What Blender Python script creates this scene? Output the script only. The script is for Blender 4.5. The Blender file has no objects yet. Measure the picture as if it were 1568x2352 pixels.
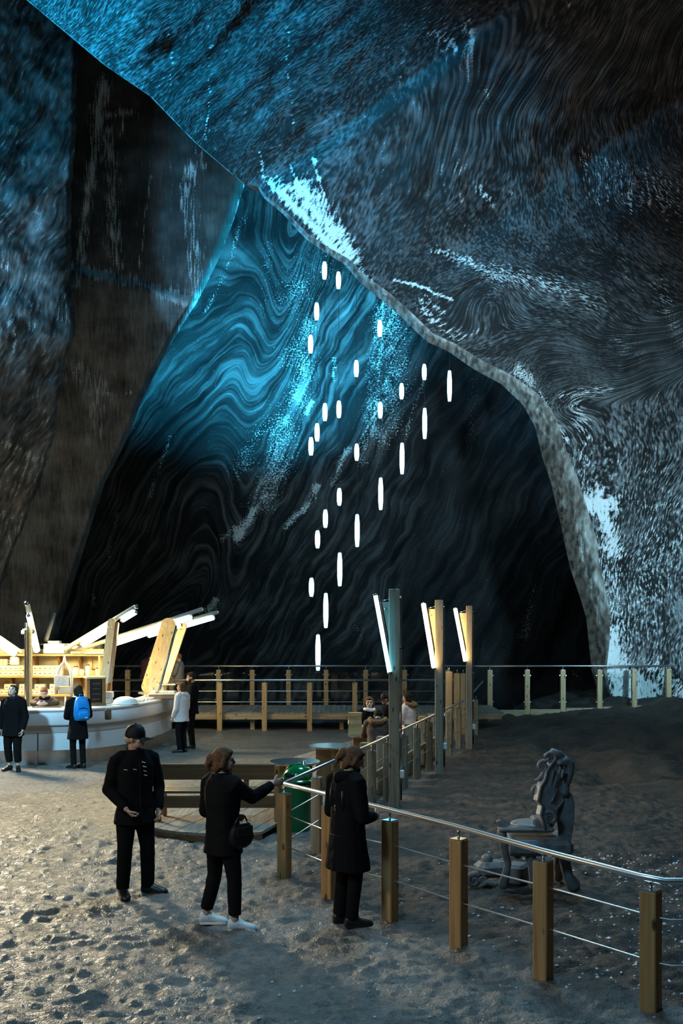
import bpy, bmesh, math, random
import numpy as np
from mathutils import Vector, Matrix, Euler

random.seed(7)
SC = bpy.context.scene
COL = SC.collection
F = 35.0 / 36.0 * 2352      # focal length in pixels
HZ = 1441.0                 # horizon row
CH = 2.83                   # camera height (m)

# ------------------------------------------------------------------ camera, world, light, exposure
cam_d = bpy.data.cameras.new('camera')
cam_d.sensor_fit = 'VERTICAL'
cam_d.sensor_height = 36.0
cam_d.sensor_width = 24.0
cam_d.lens = 35.0
cam_d.shift_y = (HZ - 1176.0) / 2352.0
cam_d.clip_end = 300
cam = bpy.data.objects.new('camera', cam_d)
cam.location = (0, 0, CH)
cam.rotation_euler = (math.pi / 2, 0, 0)
COL.objects.link(cam)
SC.camera = cam
SC.view_settings.view_transform = 'Standard'
SC.view_settings.look = 'None'
SC.view_settings.gamma = 1.0
SC.view_settings.use_curve_mapping = False
SC.view_settings.exposure = 0.0

world = bpy.data.worlds.new('cave_dark')
SC.world = world
world.use_nodes = True
world.node_tree.nodes['Background'].inputs[0].default_value = (0.35, 0.55, 0.75, 1)
world.node_tree.nodes['Background'].inputs[1].default_value = 0.006


def lamp(kind, name, loc, target, energy, color, size=0.5, spot=60, blend=0.8, size_y=None):
    l = bpy.data.lights.new(name, kind)
    l.energy = energy
    l.color = color
    if kind == 'SPOT':
        l.spot_size = math.radians(spot)
        l.spot_blend = blend
        l.shadow_soft_size = size
    elif kind == 'AREA':
        l.shape = 'RECTANGLE'
        l.size = size
        l.size_y = size_y or size
    else:
        l.shadow_soft_size = size
    o = bpy.data.objects.new(name, l)
    o.location = loc
    d = Vector(target) - Vector(loc)
    o.rotation_euler = d.to_track_quat('-Z', 'Y').to_euler()
    COL.objects.link(o)
    return o


BLUE = (0.012, 0.52, 1.0)
CYAN = (0.22, 0.72, 1.0)
# lamps for the mine's floodlights, without fixtures, some in frame; plus added fill
lamp('SPOT', 'blue_flood_left', (-14.5, 22.3, 19), (-7.4, 26.6, 19.2), 34000, BLUE, 0.8, 50, 1.0)
lamp('SPOT', 'blue_flood_wall', (-15.5, 20, 11), (-14, 30, 15), 11000, BLUE, 0.6, 66, 1.0)
lamp('SPOT', 'blue_flood_shaft', (-0.5, 37.5, 11), (-3.2, 44, 17.2), 26000, (0.03, 0.58, 0.98), 0.5, 104, 1.0)
lamp('SPOT', 'white_flood_right', (9.5, 16, 3.2), (8.8, 29, 6.0), 11000, (0.42, 0.8, 1.0), 0.5, 62, 1.0)
lamp('SPOT', 'white_flood_arch', (-3, 16, 8), (1, 31, 13), 9500, (0.45, 0.8, 1.0), 0.5, 55, 1.0)
lamp('SPOT', 'neutral_fill_dome', (1, 7.5, 4), (6, 22, 15.5), 2200, (1.0, 0.84, 0.74), 0.5, 70, 1.0)  # added fill that lifts the right overhang, no real lamp here
lamp('SPOT', 'cool_fill_slab', (-13, 24, 9), (-8.6, 36, 16.5), 4500, (0.42, 0.75, 1.0), 0.5, 34, 1.0)  # added narrow fill to bring out the streaks on the slab
lamp('AREA', 'cool_overhead', (2, 15, 13), (0, 12.5, 0), 1000, (0.35, 0.72, 1.0), 4, size_y=3)  # added area light in place of the blue-lit chamber overhead
lamp('SPOT', 'cool_fill_front', (-4, 2, 9), (2, 11, 0), 1700, (0.35, 0.72, 1.0), 1.0, 60, 1.0)  # added front fill to show the throne, not a mine lamp
lamp('SPOT', 'warm_flood_left', (-9.8, 22.5, 5.6), (-3.0, 15.5, 0), 6500, (1.0, 0.85, 0.58), 0.8, 110, 1.0)
lamp('SPOT', 'warm_flood_posts', (-8, 6.5, 4.5), (1.5, 11, 0.8), 800, (1.0, 0.74, 0.42), 0.4, 52, 1.0)
lamp('SPOT', 'cool_flood_bar', (-8.5, 9, 7), (-6, 20.3, .4), 6500, (0.35, 0.75, 1.0), 0.4, 28, 1.0)

# ------------------------------------------------------------------ numpy noise
def _h(ix, iy, iz, seed):
    n = (ix * 374761393 + iy * 668265263 + iz * 2147483647 + seed * 974634777) & 0xFFFFFFFF
    n = ((n ^ (n >> 13)) * 1274126177) & 0xFFFFFFFF
    n = ((n ^ (n >> 16)) * 2246822519) & 0xFFFFFFFF
    return ((n ^ (n >> 15)) & 0xFFFF) / 65535.0 * 2 - 1


def vnoise(p, seed=0):
    p = np.asarray(p, dtype=np.float64)
    i = np.floor(p).astype(np.int64)
    f = p - i
    f = f * f * (3 - 2 * f)
    x, y, z = i[..., 0], i[..., 1], i[..., 2]
    fx, fy, fz = f[..., 0], f[..., 1], f[..., 2]
    r = 0
    for dx in (0, 1):
        for dy in (0, 1):
            for dz in (0, 1):
                w = (fx if dx else 1 - fx) * (fy if dy else 1 - fy) * (fz if dz else 1 - fz)
                r = r + w * _h(x + dx, y + dy, z + dz, seed)
    return r


def fbm(p, octaves=4, seed=0, gain=0.5):
    p = np.asarray(p, dtype=np.float64)
    r, a, t = 0, 1.0, 0
    for k in range(octaves):
        r = r + a * vnoise(p * (2.0 ** k), seed + k * 17)
        t += a
        a *= gain
    return r / t


def sstep(a, b, x):
    t = np.clip((x - a) / (b - a), 0, 1)
    return t * t * (3 - 2 * t)


def W(px, py, d):
    """point in the mine seen at photo pixel (px, py) and standing d metres away"""
    return Vector(((px - 784.0) * d / F, d, CH - (py - HZ) * d / F))


def G(px, py, z=0.0):
    """point on a level surface of height z"""
    d = F * (CH - z) / (py - HZ)
    return Vector(((px - 784.0) * d / F, d, z))


# ------------------------------------------------------------------ mesh building
class MB:
    def __init__(s):
        s.v = []
        s.f = []

    def add(s, vs, fs):
        b = len(s.v)
        s.v += [tuple(v) for v in vs]
        s.f += [tuple(i + b for i in f) for f in fs]
        return s

    def box(s, c, size, rot=None):
        hx, hy, hz = size[0] / 2, size[1] / 2, size[2] / 2
        vs = [Vector((x, y, z)) for x in (-hx, hx) for y in (-hy, hy) for z in (-hz, hz)]
        if rot is not None:
            vs = [rot @ v for v in vs]
        vs = [v + Vector(c) for v in vs]
        return s.add(vs, [(0, 1, 3, 2), (4, 6, 7, 5), (0, 4, 5, 1), (2, 3, 7, 6), (0, 2, 6, 4), (1, 5, 7, 3)])

    def cbox(s, c, size, b=0.01, rot=None):
        """box with chamfered vertical and horizontal edges"""
        hx, hy, hz = size[0] / 2, size[1] / 2, size[2] / 2
        b = min(b, hx * .9, hy * .9, hz * .9)
        rings = []
        for z, i in ((-hz, b), (-hz + b, 0), (hz - b, 0), (hz, b)):
            x, y = hx - i, hy - i
            c2 = b if i == 0 else b * .5
            rings.append([Vector(q) for q in ((x - c2, -y, z), (x, -y + c2, z), (x, y - c2, z), (x - c2, y, z),
                                              (-x + c2, y, z), (-x, y - c2, z), (-x, -y + c2, z), (-x + c2, -y, z))])
        return s.rings([[(rot @ v if rot is not None else v) + Vector(c) for v in r] for r in rings])

    def rings(s, rings, caps=True, closed=False):
        n = len(rings[0])
        vs = [v for r in rings for v in r]
        fs = []
        m = len(rings)
        for i in range(m if closed else m - 1):
            j = (i + 1) % m
            for k in range(n):
                l = (k + 1) % n
                fs.append((i * n + k, i * n + l, j * n + l, j * n + k))
        if caps and not closed:
            fs.append(tuple(reversed(range(n))))
            fs.append(tuple(range((m - 1) * n, m * n)))
        return s.add(vs, fs)

    def tube(s, pts, r, n=10, caps=True, closed=False, rnd=False, up=None, flat=1.0):
        pts = [Vector(p) for p in pts]
        if not isinstance(r, (list, tuple)):
            r = [r] * len(pts)
        r = list(r)
        if rnd:
            a, b = pts[0], pts[-1]
            d0 = (pts[0] - pts[1]).normalized()
            d1 = (pts[-1] - pts[-2]).normalized()
            pre, post, rp, rq = [], [], [], []
            for t in (80, 50, 25):
                t = math.radians(t)
                pre.append(a + d0 * r[0] * math.sin(t)); rp.append(r[0] * math.cos(t))
                post.append(b + d1 * r[-1] * math.sin(t)); rq.append(r[-1] * math.cos(t))
            pts = pre + pts + post[::-1]
            r = rp + r + rq[::-1]
        m = len(pts)
        rings = []
        ref = Vector(up) if up is not None else None
        for i in range(m):
            if closed:
                t = pts[(i + 1) % m] - pts[i - 1]
            else:
                t = pts[min(i + 1, m - 1)] - pts[max(i - 1, 0)]
            if t.length < 1e-9:
                t = Vector((0, 0, 1))
            t.normalize()
            if ref is None:
                ref = Vector((0, 0, 1)) if abs(t.z) < 0.9 else Vector((1, 0, 0))
            x = ref - t * ref.dot(t)
            if x.length < 1e-6:
                x = t.orthogonal()
            x.normalize()
            y = t.cross(x)
            if up is None:
                ref = x
            rings.append([pts[i] + (x * math.cos(2 * math.pi * k / n) * flat + y * math.sin(2 * math.pi * k / n)) * r[i] for k in range(n)])
        return s.rings(rings, caps, closed)

    def lathe(s, prof, c=(0, 0, 0), n=20, rot=None):
        c = Vector(c)
        rings = []
        for r, z in prof:
            ring = [Vector((r * math.cos(2 * math.pi * k / n), r * math.sin(2 * math.pi * k / n), z)) for k in range(n)]
            rings.append([(rot @ v if rot is not None else v) + c for v in ring])
        return s.rings(rings)

    def ell(s, c, r, rot=None, n=14, m=8):
        c = Vector(c)
        rings = []
        for i in range(1, m):
            t = math.pi * i / m
            ring = [Vector((r[0] * math.sin(t) * math.cos(2 * math.pi * k / n), r[1] * math.sin(t) * math.sin(2 * math.pi * k / n), -r[2] * math.cos(t))) for k in range(n)]
            rings.append([(rot @ v if rot is not None else v) + c for v in ring])
        b = len(s.v)
        s.rings(rings, caps=False)
        lo = Vector((0, 0, -r[2])); hi = Vector((0, 0, r[2]))
        if rot is not None:
            lo = rot @ lo; hi = rot @ hi
        i0 = len(s.v)
        s.v += [tuple(lo + c), tuple(hi + c)]
        for k in range(n):
            l = (k + 1) % n
            s.f.append((b + l, b + k, i0))
            s.f.append((b + (m - 2) * n + k, b + (m - 2) * n + l, i0 + 1))
        return s

    def prism(s, outline, fr, th):
        """outline: 2-D points; fr: function (a,b,t)->Vector; th: thickness"""
        n = len(outline)
        vs = [fr(a, b, -th / 2) for a, b in outline] + [fr(a, b, th / 2) for a, b in outline]
        fs = [tuple(reversed(range(n))), tuple(range(n, 2 * n))]
        for k in range(n):
            l = (k + 1) % n
            fs.append((k, l, n + l, n + k))
        return s.add(vs, fs)

    def mesh(s, name, mat, smooth=False, off=None, fix=True):
        me = bpy.data.meshes.new(name)
        vs = s.v
        if off is not None:
            o = Vector(off)
            vs = [tuple(Vector(v) - o) for v in vs]
        me.from_pydata(vs, [], s.f)
        if fix:
            bm = bmesh.new(); bm.from_mesh(me)
            bmesh.ops.recalc_face_normals(bm, faces=bm.faces)
            bm.to_mesh(me); bm.free()
        if mat is not None:
            me.materials.append(mat)
        if smooth:
            for p in me.polygons:
                p.use_smooth = True
            if smooth == 'auto':
                bm = bmesh.new(); bm.from_mesh(me)
                for e in bm.edges:
                    if len(e.link_faces) == 2 and e.calc_face_angle(0) > 0.6:
                        e.smooth = False
                bm.to_mesh(me); bm.free()
        return me


def link(name, me, parent=None, loc=None, rotz=0.0):
    o = bpy.data.objects.new(name, me)
    COL.objects.link(o)
    if parent is not None:
        o.parent = parent
    if loc is not None:
        o.location = loc
    if rotz:
        o.rotation_euler = (0, 0, rotz)
    return o


def tag(o, label, cat, group=None, kind=None):
    o['label'] = label
    o['category'] = cat
    if group: o['group'] = group
    if kind: o['kind'] = kind
    return o


def thing(name, label, cat, loc, group=None, rotz=0.0):
    o = bpy.data.objects.new(name, None)
    o.empty_display_size = 0.1
    o.location = loc
    o.rotation_euler = (0, 0, rotz)
    COL.objects.link(o)
    return tag(o, label, cat, group)


def part(name, mb, mat, root, smooth=False, label=None):
    """mesh in world coordinates, put under an unrotated root (or under a part whose own origin is the root's)"""
    base = root
    off = Vector(root.location)
    while base.parent is not None:
        base = base.parent
        off = off + Vector(base.location)
    o = link(name, mb.mesh(name, mat, smooth, off), root)
    if label: o['label'] = label
    return o


def struct(name, me):
    o = link(name, me)
    o['kind'] = 'structure'
    return o


# ------------------------------------------------------------------ materials
def nodes(name):
    m = bpy.data.materials.new(name)
    m.use_nodes = True
    nt = m.node_tree
    return m, nt, nt.nodes, nt.links, nt.nodes['Principled BSDF']


def plain(name, col, rough=0.6, metal=0.0, spec=0.5, emit=None, estr=0.0, var=0.0, scale=30, bump=0.0):
    m, nt, N, L, b = nodes(name)
    b.inputs['Base Color'].default_value = (*col, 1)
    b.inputs['Roughness'].default_value = rough
    b.inputs['Metallic'].default_value = metal
    b.inputs['Specular IOR Level'].default_value = spec
    if emit:
        b.inputs['Emission Color'].default_value = (*emit, 1)
        b.inputs['Emission Strength'].default_value = estr
    if var or bump:
        tc = N.new('ShaderNodeTexCoord')
        no = N.new('ShaderNodeTexNoise'); no.inputs['Scale'].default_value = scale; no.inputs['Detail'].default_value = 3
        L.new(tc.outputs['Object'], no.inputs['Vector'])
        if var:
            r = N.new('ShaderNodeValToRGB')
            r.color_ramp.elements[0].position = 0.3; r.color_ramp.elements[1].position = 0.7
            r.color_ramp.elements[0].color = (*[c * (1 - var) for c in col], 1)
            r.color_ramp.elements[1].color = (*[min(1, c * (1 + var)) for c in col], 1)
            L.new(no.outputs['Fac'], r.inputs[0]); L.new(r.outputs[0], b.inputs['Base Color'])
        if bump:
            bp = N.new('ShaderNodeBump'); bp.inputs['Strength'].default_value = bump; bp.inputs['Distance'].default_value = 0.02
            L.new(no.outputs['Fac'], bp.inputs['Height']); L.new(bp.outputs[0], b.inputs['Normal'])
    return m


def wood(name, dark, light, axis='Z', scale=1.0, knots=True, rough=0.6):
    m, nt, N, L, b = nodes(name)
    tc = N.new('ShaderNodeTexCoord')
    oi = N.new('ShaderNodeObjectInfo')
    addv = N.new('ShaderNodeVectorMath'); addv.operation = 'ADD'
    mp = N.new('ShaderNodeMapping')
    s = {'X': (1.2, 22, 22), 'Y': (22, 1.2, 22), 'Z': (22, 22, 1.2)}[axis]
    mp.inputs['Scale'].default_value = [q * scale for q in s]
    rnd = N.new('ShaderNodeVectorMath'); rnd.operation = 'SCALE'; rnd.inputs[3].default_value = 7.0
    L.new(oi.outputs['Location'], rnd.inputs[0])
    L.new(tc.outputs['Object'], addv.inputs[0]); L.new(rnd.outputs[0], addv.inputs[1])
    L.new(addv.outputs[0], mp.inputs['Vector'])
    no = N.new('ShaderNodeTexNoise'); no.inputs['Scale'].default_value = 1.0; no.inputs['Detail'].default_value = 5; no.inputs['Distortion'].default_value = 0.4
    L.new(mp.outputs[0], no.inputs['Vector'])
    r = N.new('ShaderNodeValToRGB')
    r.color_ramp.elements[0].position = 0.32; r.color_ramp.elements[1].position = 0.68
    r.color_ramp.elements[0].color = (*dark, 1); r.color_ramp.elements[1].color = (*light, 1)
    L.new(no.outputs['Fac'], r.inputs[0])
    out = r.outputs[0]
    if knots:
        mp2 = N.new('ShaderNodeMapping')
        s2 = {'X': (3.5, 9, 9), 'Y': (9, 3.5, 9), 'Z': (9, 9, 3.5)}[axis]
        mp2.inputs['Scale'].default_value = s2
        L.new(addv.outputs[0], mp2.inputs['Vector'])
        vo = N.new('ShaderNodeTexVoronoi'); vo.inputs['Scale'].default_value = 1.0
        L.new(mp2.outputs[0], vo.inputs['Vector'])
        r2 = N.new('ShaderNodeValToRGB')
        r2.color_ramp.elements[0].position = 0.10; r2.color_ramp.elements[1].position = 0.2
        r2.color_ramp.elements[0].color = (*[c * 0.3 for c in dark], 1); r2.color_ramp.elements[1].color = (1, 1, 1, 1)
        L.new(vo.outputs['Distance'], r2.inputs[0])
        mx = N.new('ShaderNodeMix'); mx.data_type = 'RGBA'; mx.blend_type = 'MULTIPLY'; mx.inputs['Factor'].default_value = 0.9
        L.new(out, mx.inputs['A']); L.new(r2.outputs[0], mx.inputs['B'])
        out = mx.outputs['Result']
    L.new(out, b.inputs['Base Color'])
    b.inputs['Roughness'].default_value = rough
    bp = N.new('ShaderNodeBump'); bp.inputs['Strength'].default_value = 0.25; bp.inputs['Distance'].default_value = 0.01
    L.new(no.outputs['Fac'], bp.inputs['Height']); L.new(bp.outputs[0], b.inputs['Normal'])
    return m


def attr(N, name):
    a = N.new('ShaderNodeAttribute'); a.attribute_name = name
    return a


def math_n(N, L, op, a, b=None, clamp=False):
    n = N.new('ShaderNodeMath'); n.operation = op; n.use_clamp = clamp
    for i, q in enumerate((a, b)):
        if q is None: continue
        if isinstance(q, (int, float)): n.inputs[i].default_value = q
        else: L.new(q, n.inputs[i])
    return n.outputs[0]


def rock(name, dark, light, salt, s_band=(1.2, 14.0), s_dash=(9, 70), band_w=0.6, dash_w=0.5, lo=0.38, hi=0.72, bump=0.6, rough=0.75, gain=3.2, sfine=1.2, sdash=1.7):
    """chiselled salt: streaks run along the 'flow' uv map; the 'salt' vertex attribute carries the white deposits"""
    m, nt, N, L, b = nodes(name)
    uv = N.new('ShaderNodeUVMap'); uv.uv_map = 'flow'

    def streak(sc, det, seed, dist=0.0):
        mp = N.new('ShaderNodeMapping'); mp.inputs['Scale'].default_value = (sc[0], sc[1], 1); mp.inputs['Location'].default_value = (seed, seed * 1.7, seed)
        L.new(uv.outputs[0], mp.inputs['Vector'])
        n = N.new('ShaderNodeTexNoise'); n.inputs['Scale'].default_value = 1; n.inputs['Detail'].default_value = det; n.inputs['Distortion'].default_value = dist
        L.new(mp.outputs[0], n.inputs['Vector'])
        return n.outputs['Fac']
    band = streak(s_band, 2.5, 3.1, 0.15)
    dash = streak(s_dash, 1.5, 8.3)
    uv2 = N.new('ShaderNodeUVMap'); uv2.uv_map = 'plane'
    big = N.new('ShaderNodeTexNoise'); big.inputs['Scale'].default_value = 1.1; big.inputs['Detail'].default_value = 6; big.inputs['Roughness'].default_value = 0.62
    L.new(uv2.outputs[0], big.inputs['Vector'])
    fine = N.new('ShaderNodeTexNoise'); fine.inputs['Scale'].default_value = 26; fine.inputs['Detail'].default_value = 4; fine.inputs['Roughness'].default_value = 0.7
    L.new(uv2.outputs[0], fine.inputs['Vector'])
    t = math_n(N, L, 'ADD', math_n(N, L, 'MULTIPLY', band, band_w), math_n(N, L, 'MULTIPLY', dash, dash_w))
    t = math_n(N, L, 'ADD', t, math_n(N, L, 'MULTIPLY', big.outputs['Fac'], 1.3 - band_w - dash_w))
    t = math_n(N, L, 'MULTIPLY', t, 1 / 1.3)
    mr = N.new('ShaderNodeMapRange'); mr.interpolation_type = 'SMOOTHSTEP'
    mr.inputs['From Min'].default_value = lo; mr.inputs['From Max'].default_value = hi
    L.new(t, mr.inputs['Value'])
    tt = math_n(N, L, 'MULTIPLY', mr.outputs[0], attr(N, 'tone').outputs['Fac'])
    mx = N.new('ShaderNodeMix'); mx.data_type = 'RGBA'
    mx.inputs['A'].default_value = (*dark, 1); mx.inputs['B'].default_value = (*light, 1)
    L.new(tt, mx.inputs['Factor'])
    sp = math_n(N, L, 'ADD', math_n(N, L, 'MULTIPLY', math_n(N, L, 'SUBTRACT', fine.outputs['Fac'], .5), sfine), math_n(N, L, 'MULTIPLY', math_n(N, L, 'SUBTRACT', dash, .5), sdash))
    k = math_n(N, L, 'ADD', attr(N, 'salt').outputs['Fac'], math_n(N, L, 'SUBTRACT', sp, .42))
    k = math_n(N, L, 'MULTIPLY', k, gain, True)
    mx2 = N.new('ShaderNodeMix'); mx2.data_type = 'RGBA'
    L.new(mx.outputs['Result'], mx2.inputs['A']); mx2.inputs['B'].default_value = (*salt, 1)
    L.new(k, mx2.inputs['Factor'])
    L.new(mx2.outputs['Result'], b.inputs['Base Color'])
    b.inputs['Roughness'].default_value = rough
    b.inputs['Specular IOR Level'].default_value = 0.3
    bp = N.new('ShaderNodeBump'); bp.inputs['Strength'].default_value = bump; bp.inputs['Distance'].default_value = 0.12
    h = math_n(N, L, 'ADD', t, math_n(N, L, 'MULTIPLY', k, 0.3))
    L.new(h, bp.inputs['Height']); L.new(bp.outputs[0], b.inputs['Normal'])
    return m


def seg_dist(x, y, pts):
    r = np.full(x.shape, 1e9)
    for (ax, ay), (bx, by) in zip(pts[:-1], pts[1:]):
        dx, dy = bx - ax, by - ay
        t = np.clip(((x - ax) * dx + (y - ay) * dy) / max(dx * dx + dy * dy, 1e-6), 0, 1)
        r = np.minimum(r, np.hypot(x - ax - t * dx, y - ay - t * dy))
    return r


def strokes(x, y, lst):
    s = np.zeros(x.shape)
    q = np.stack([x / 28, y / 28, np.zeros(x.shape)], -1)
    x = x + 6 * fbm(q, 3, 301); y = y + 6 * fbm(q, 3, 305)
    for pts, w, k in lst:
        if len(pts) == 1:
            d = np.hypot(x - pts[0][0], y - pts[0][1])
        else:
            d = seg_dist(x, y, pts)
        s = np.maximum(s, k * np.exp(-(d / w) ** 2))
    return s


def grid_mesh(name, P, mat, uvs, attrs):
    """P: (n,m,3); uvs: {name: (n,m,2)}; attrs: {name: (n,m)}"""
    n, m = P.shape[:2]
    me = bpy.data.meshes.new(name)
    nv, nf = n * m, (n - 1) * (m - 1)
    me.vertices.add(nv)
    me.vertices.foreach_set('co', P.reshape(-1).astype(np.float32))
    a = np.arange(nv).reshape(n, m)
    q = np.stack([a[:-1, :-1], a[1:, :-1], a[1:, 1:], a[:-1, 1:]], -1).reshape(-1)
    me.loops.add(nf * 4)
    me.loops.foreach_set('vertex_index', q.astype(np.int32))
    me.polygons.add(nf)
    me.polygons.foreach_set('loop_start', (np.arange(nf) * 4).astype(np.int32))
    me.polygons.foreach_set('loop_total', np.full(nf, 4, np.int32))
    me.polygons.foreach_set('use_smooth', np.ones(nf, bool))
    me.update(calc_edges=True)
    for k, u in uvs.items():
        l = me.uv_layers.new(name=k)
        l.data.foreach_set('uv', u.reshape(-1, 2)[q].reshape(-1).astype(np.float32))
    for k, v in attrs.items():
        at = me.attributes.new(k, 'FLOAT', 'POINT')
        at.data.foreach_set('value', v.reshape(-1).astype(np.float32))
    me.materials.append(mat)
    me.validate()
    return me


def resample(pts, n):
    pts = np.array(pts, float)
    s = np.r_[0, np.cumsum(np.hypot(*np.diff(pts[:, :2], axis=0).T))]
    t = np.linspace(0, s[-1], n)
    return np.stack([np.interp(t, s, pts[:, k]) for k in range(pts.shape[1])], -1)


def unproj(px, py, d):
    return np.stack([(px - 784.0) * d / F, d, CH - (py - HZ) * d / F], -1)
# ================================================================== THE SETTING: cave walls
# ---- the great overhanging wall on the right (edge of its opening first)
EDGE = [(-260, -258), (75, 12), (240, 150), (345, 222), (450, 330), (560, 424), (592, 432), (606, 455), (650, 492), (700, 547), (750, 582),
        (790, 607), (830, 652), (880, 692), (930, 737), (980, 785), (1030, 808), (1090, 850), (1150, 882), (1200, 930),
        (1228, 980), (1245, 1050), (1265, 1110), (1284, 1190), (1299, 1260), (1310, 1310), (1331, 1370), (1346, 1420),
        (1352, 1480), (1358, 1540), (1374, 1590), (1388, 1625), (1392, 1700)]
na, nb = 520, 470
E = resample(EDGE, na)
# width of the cut face of the opening, in pixels, along the edge
wk = np.interp(E[:, 1], [-300, 425, 445, 580, 690, 800, 880, 960, 1110, 1260, 1420, 1480, 1590, 1700], [2, 2, 6, 14, 24, 24, 30, 52, 62, 74, 56, 48, 26, 24])
tx = np.gradient(E[:, 0]); ty = np.gradient(E[:, 1])
tl = np.hypot(tx, ty)
nx, ny = ty / tl, -tx / tl
ker = np.ones(25) / 25
nx = np.convolve(np.pad(nx, 12, 'edge'), ker, 'valid'); ny = np.convolve(np.pad(ny, 12, 'edge'), ker, 'valid')
dE = np.interp(E[:, 1], [-300, 0, 430, 700, 1100, 1700], [27.5, 28.5, 31.5, 33.0, 33.5, 33.5])
Fx, Fy = E[:, 0] + nx * wk, E[:, 1] + ny * wk
dF = dE - np.interp(E[:, 1], [-300, 425, 460, 700, 1700], [0.3, 0.3, 0.8, 1.6, 2.2])
O = resample([(-230, -300), (900, -420), (2500, -420), (2500, 600), (2500, 1800)], na)
# remap so that the outer corner goes with the middle of the edge
dO = np.interp(np.linspace(0, 1, na), [0, .2, .5, .75, 1], [25.5, 20, 13.5, 16.5, 23])
b = np.linspace(0, 1, nb) ** 1.15
B = b[None, :]
px = Fx[:, None] * (1 - B) + O[:, 0][:, None] * B
py = Fy[:, None] * (1 - B) + O[:, 1][:, None] * B
d = dF[:, None] + (dO - dF)[:, None] * (0.35 * B + 0.65 * B ** 1.5)


def flow_right(x, y):
    u = np.stack([x / 260, y / 260, np.zeros_like(x)], -1)
    wx = fbm(u, 3, 5); wy = fbm(u + 9.3, 3, 11)
    xx, yy = x + 55 * wx, y + 55 * wy
    w1 = 1 - sstep(520, 1000, xx * 0.5 + yy * 0.6)
    w3 = sstep(760, 960, yy + 0.35 * (xx - 1300)) * sstep(1000, 1250, xx)
    w2 = np.clip(1 - w1 - w3, 0, 1)
    p1 = 0.66 * xx + 0.74 * yy
    p2 = -0.22 * xx + yy + 300 + 110 * np.sin((xx - 900) / 190)
    p3 = xx * 0.98 + 0.12 * yy + 100
    phi = (w1 * p1 + w2 * p2 + w3 * p3) / (w1 + w2 + w3)
    psi = (w1 * (0.74 * xx - 0.66 * yy) + w2 * (xx + .2 * yy) + w3 * (yy - .1 * xx)) / (w1 + w2 + w3)
    r = np.hypot(x - 1272, (y - 845) * 1.1)
    phi = phi + 260 * np.exp(-(r / 95) ** 2)
    r = np.hypot(x - 1130, y - 690)
    phi = phi + 120 * np.exp(-(r / 70) ** 2)
    return np.stack([psi / 100, phi / 100], -1)


rr = random.Random(3)
SALT_R = [
    ([(622, 418), (700, 500), (780, 585), (850, 660)], 15, 0.95), ([(690, 440), (745, 500), (800, 590)], 34, 0.85), ([(640, 425), (720, 470)], 22, 0.7),
    ([(596, 350), (606, 420)], 5, .6), ([(664, 378), (690, 425)], 5, .75), ([(717, 362), (750, 465)], 5, .75),
    ([(482, 195), (476, 260), (470, 335)], 3.2, .6), ([(480, 20), (482, 190)], 3.5, .35), ([(388, 20), (395, 150), (390, 190)], 3.5, .4), ([(660, 40), (662, 150), (672, 280)], 4, .4),
    ([(905, 642), (965, 658), (1040, 688)], 5, .85), ([(990, 575), (1070, 600), (1150, 640)], 14, .5), ([(1130, 625), (1260, 655), (1370, 695)], 30, .42), ([(1240, 640), (1330, 670)], 22, .45),
    ([(965, 700), (1000, 735), (1045, 775)], 16, .5), ([(985, 690), (1020, 720)], 10, .5), ([(1050, 775), (1140, 745)], 10, .35),
    ([(1115, 852), (1180, 875), (1225, 915)], 14, .75), ([(1190, 850), (1215, 880)], 22, .7), ([(1225, 915), (1260, 960), (1300, 1010)], 12, .6), ([(1240, 900), (1255, 935)], 8, .6),
    ([(1345, 1155), (1400, 1160)], 30, 1.0), ([(1375, 1130), (1395, 1210), (1410, 1270)], 26, .85), ([(1330, 1160), (1370, 1145)], 20, .9),
    ([(1320, 920), (1345, 1000), (1340, 1100)], 26, .42), ([(1390, 1260), (1420, 1380), (1420, 1600)], 42, .5), ([(1480, 1240), (1500, 1560)], 90, .34),
    ([(1385, 1510), (1430, 1560), (1480, 1600)], 50, .95), ([(1400, 1450), (1420, 1600)], 26, .85), ([(1500, 1540), (1568, 1600)], 40, .6), ([(1400, 1050), (1568, 1100)], 80, .22), ([(1290, 910), (1400, 895)], 12, .5), ([(1480, 1160), (1570, 1160)], 10, .4),
    ([(1000, 75), (1050, 110), (1070, 150)], 30, .34), ([(1060, 60), (1110, 190)], 20, .3), ([(1075, 30), (1085, 140)], 8, .4), ([(1100, 160), (1124, 235)], 5, .4), ([(1062, 165), (1100, 210)], 5, .35),
    ([(1050, 350), (1055, 470)], 14, .3), ([(1095, 430), (1125, 462)], 12, .5), ([(1130, 455), (1185, 440)], 6, .35), ([(1010, 370), (1030, 440)], 14, .2), ([(1265, 60), (1258, 190)], 4, .4), ([(1300, 0), (1306, 20)], 6, .5),
    ([(925, 130), (895, 270)], 8, .25), ([(935, 40), (930, 120)], 8, .25), ([(880, 330), (876, 450)], 4, .4),
    ([(1330, 350), (1400, 372), (1490, 390), (1570, 420)], 7, .4),
    ([(1420, 780), (1470, 820)], 26, .3), ([(1510, 660), (1568, 790)], 26, .32), ([(1420, 560), (1460, 690), (1440, 790)], 18, .2)]
for i in range(34):
    x0 = 1338 + i * 7.2 + rr.uniform(-3, 3)
    y0 = 358 + (x0 - 1338) * .29
    SALT_R.append(([(x0, y0), (x0 + rr.uniform(-2, 8), y0 + rr.uniform(30, 115))], 3.4, rr.uniform(.35, .62)))
salt = strokes(px, py, SALT_R)
nz = fbm(np.stack([px / 60, py / 60, np.zeros_like(px)], -1), 4, 21)
salt = salt * (1 + 0.3 * nz)
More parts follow.
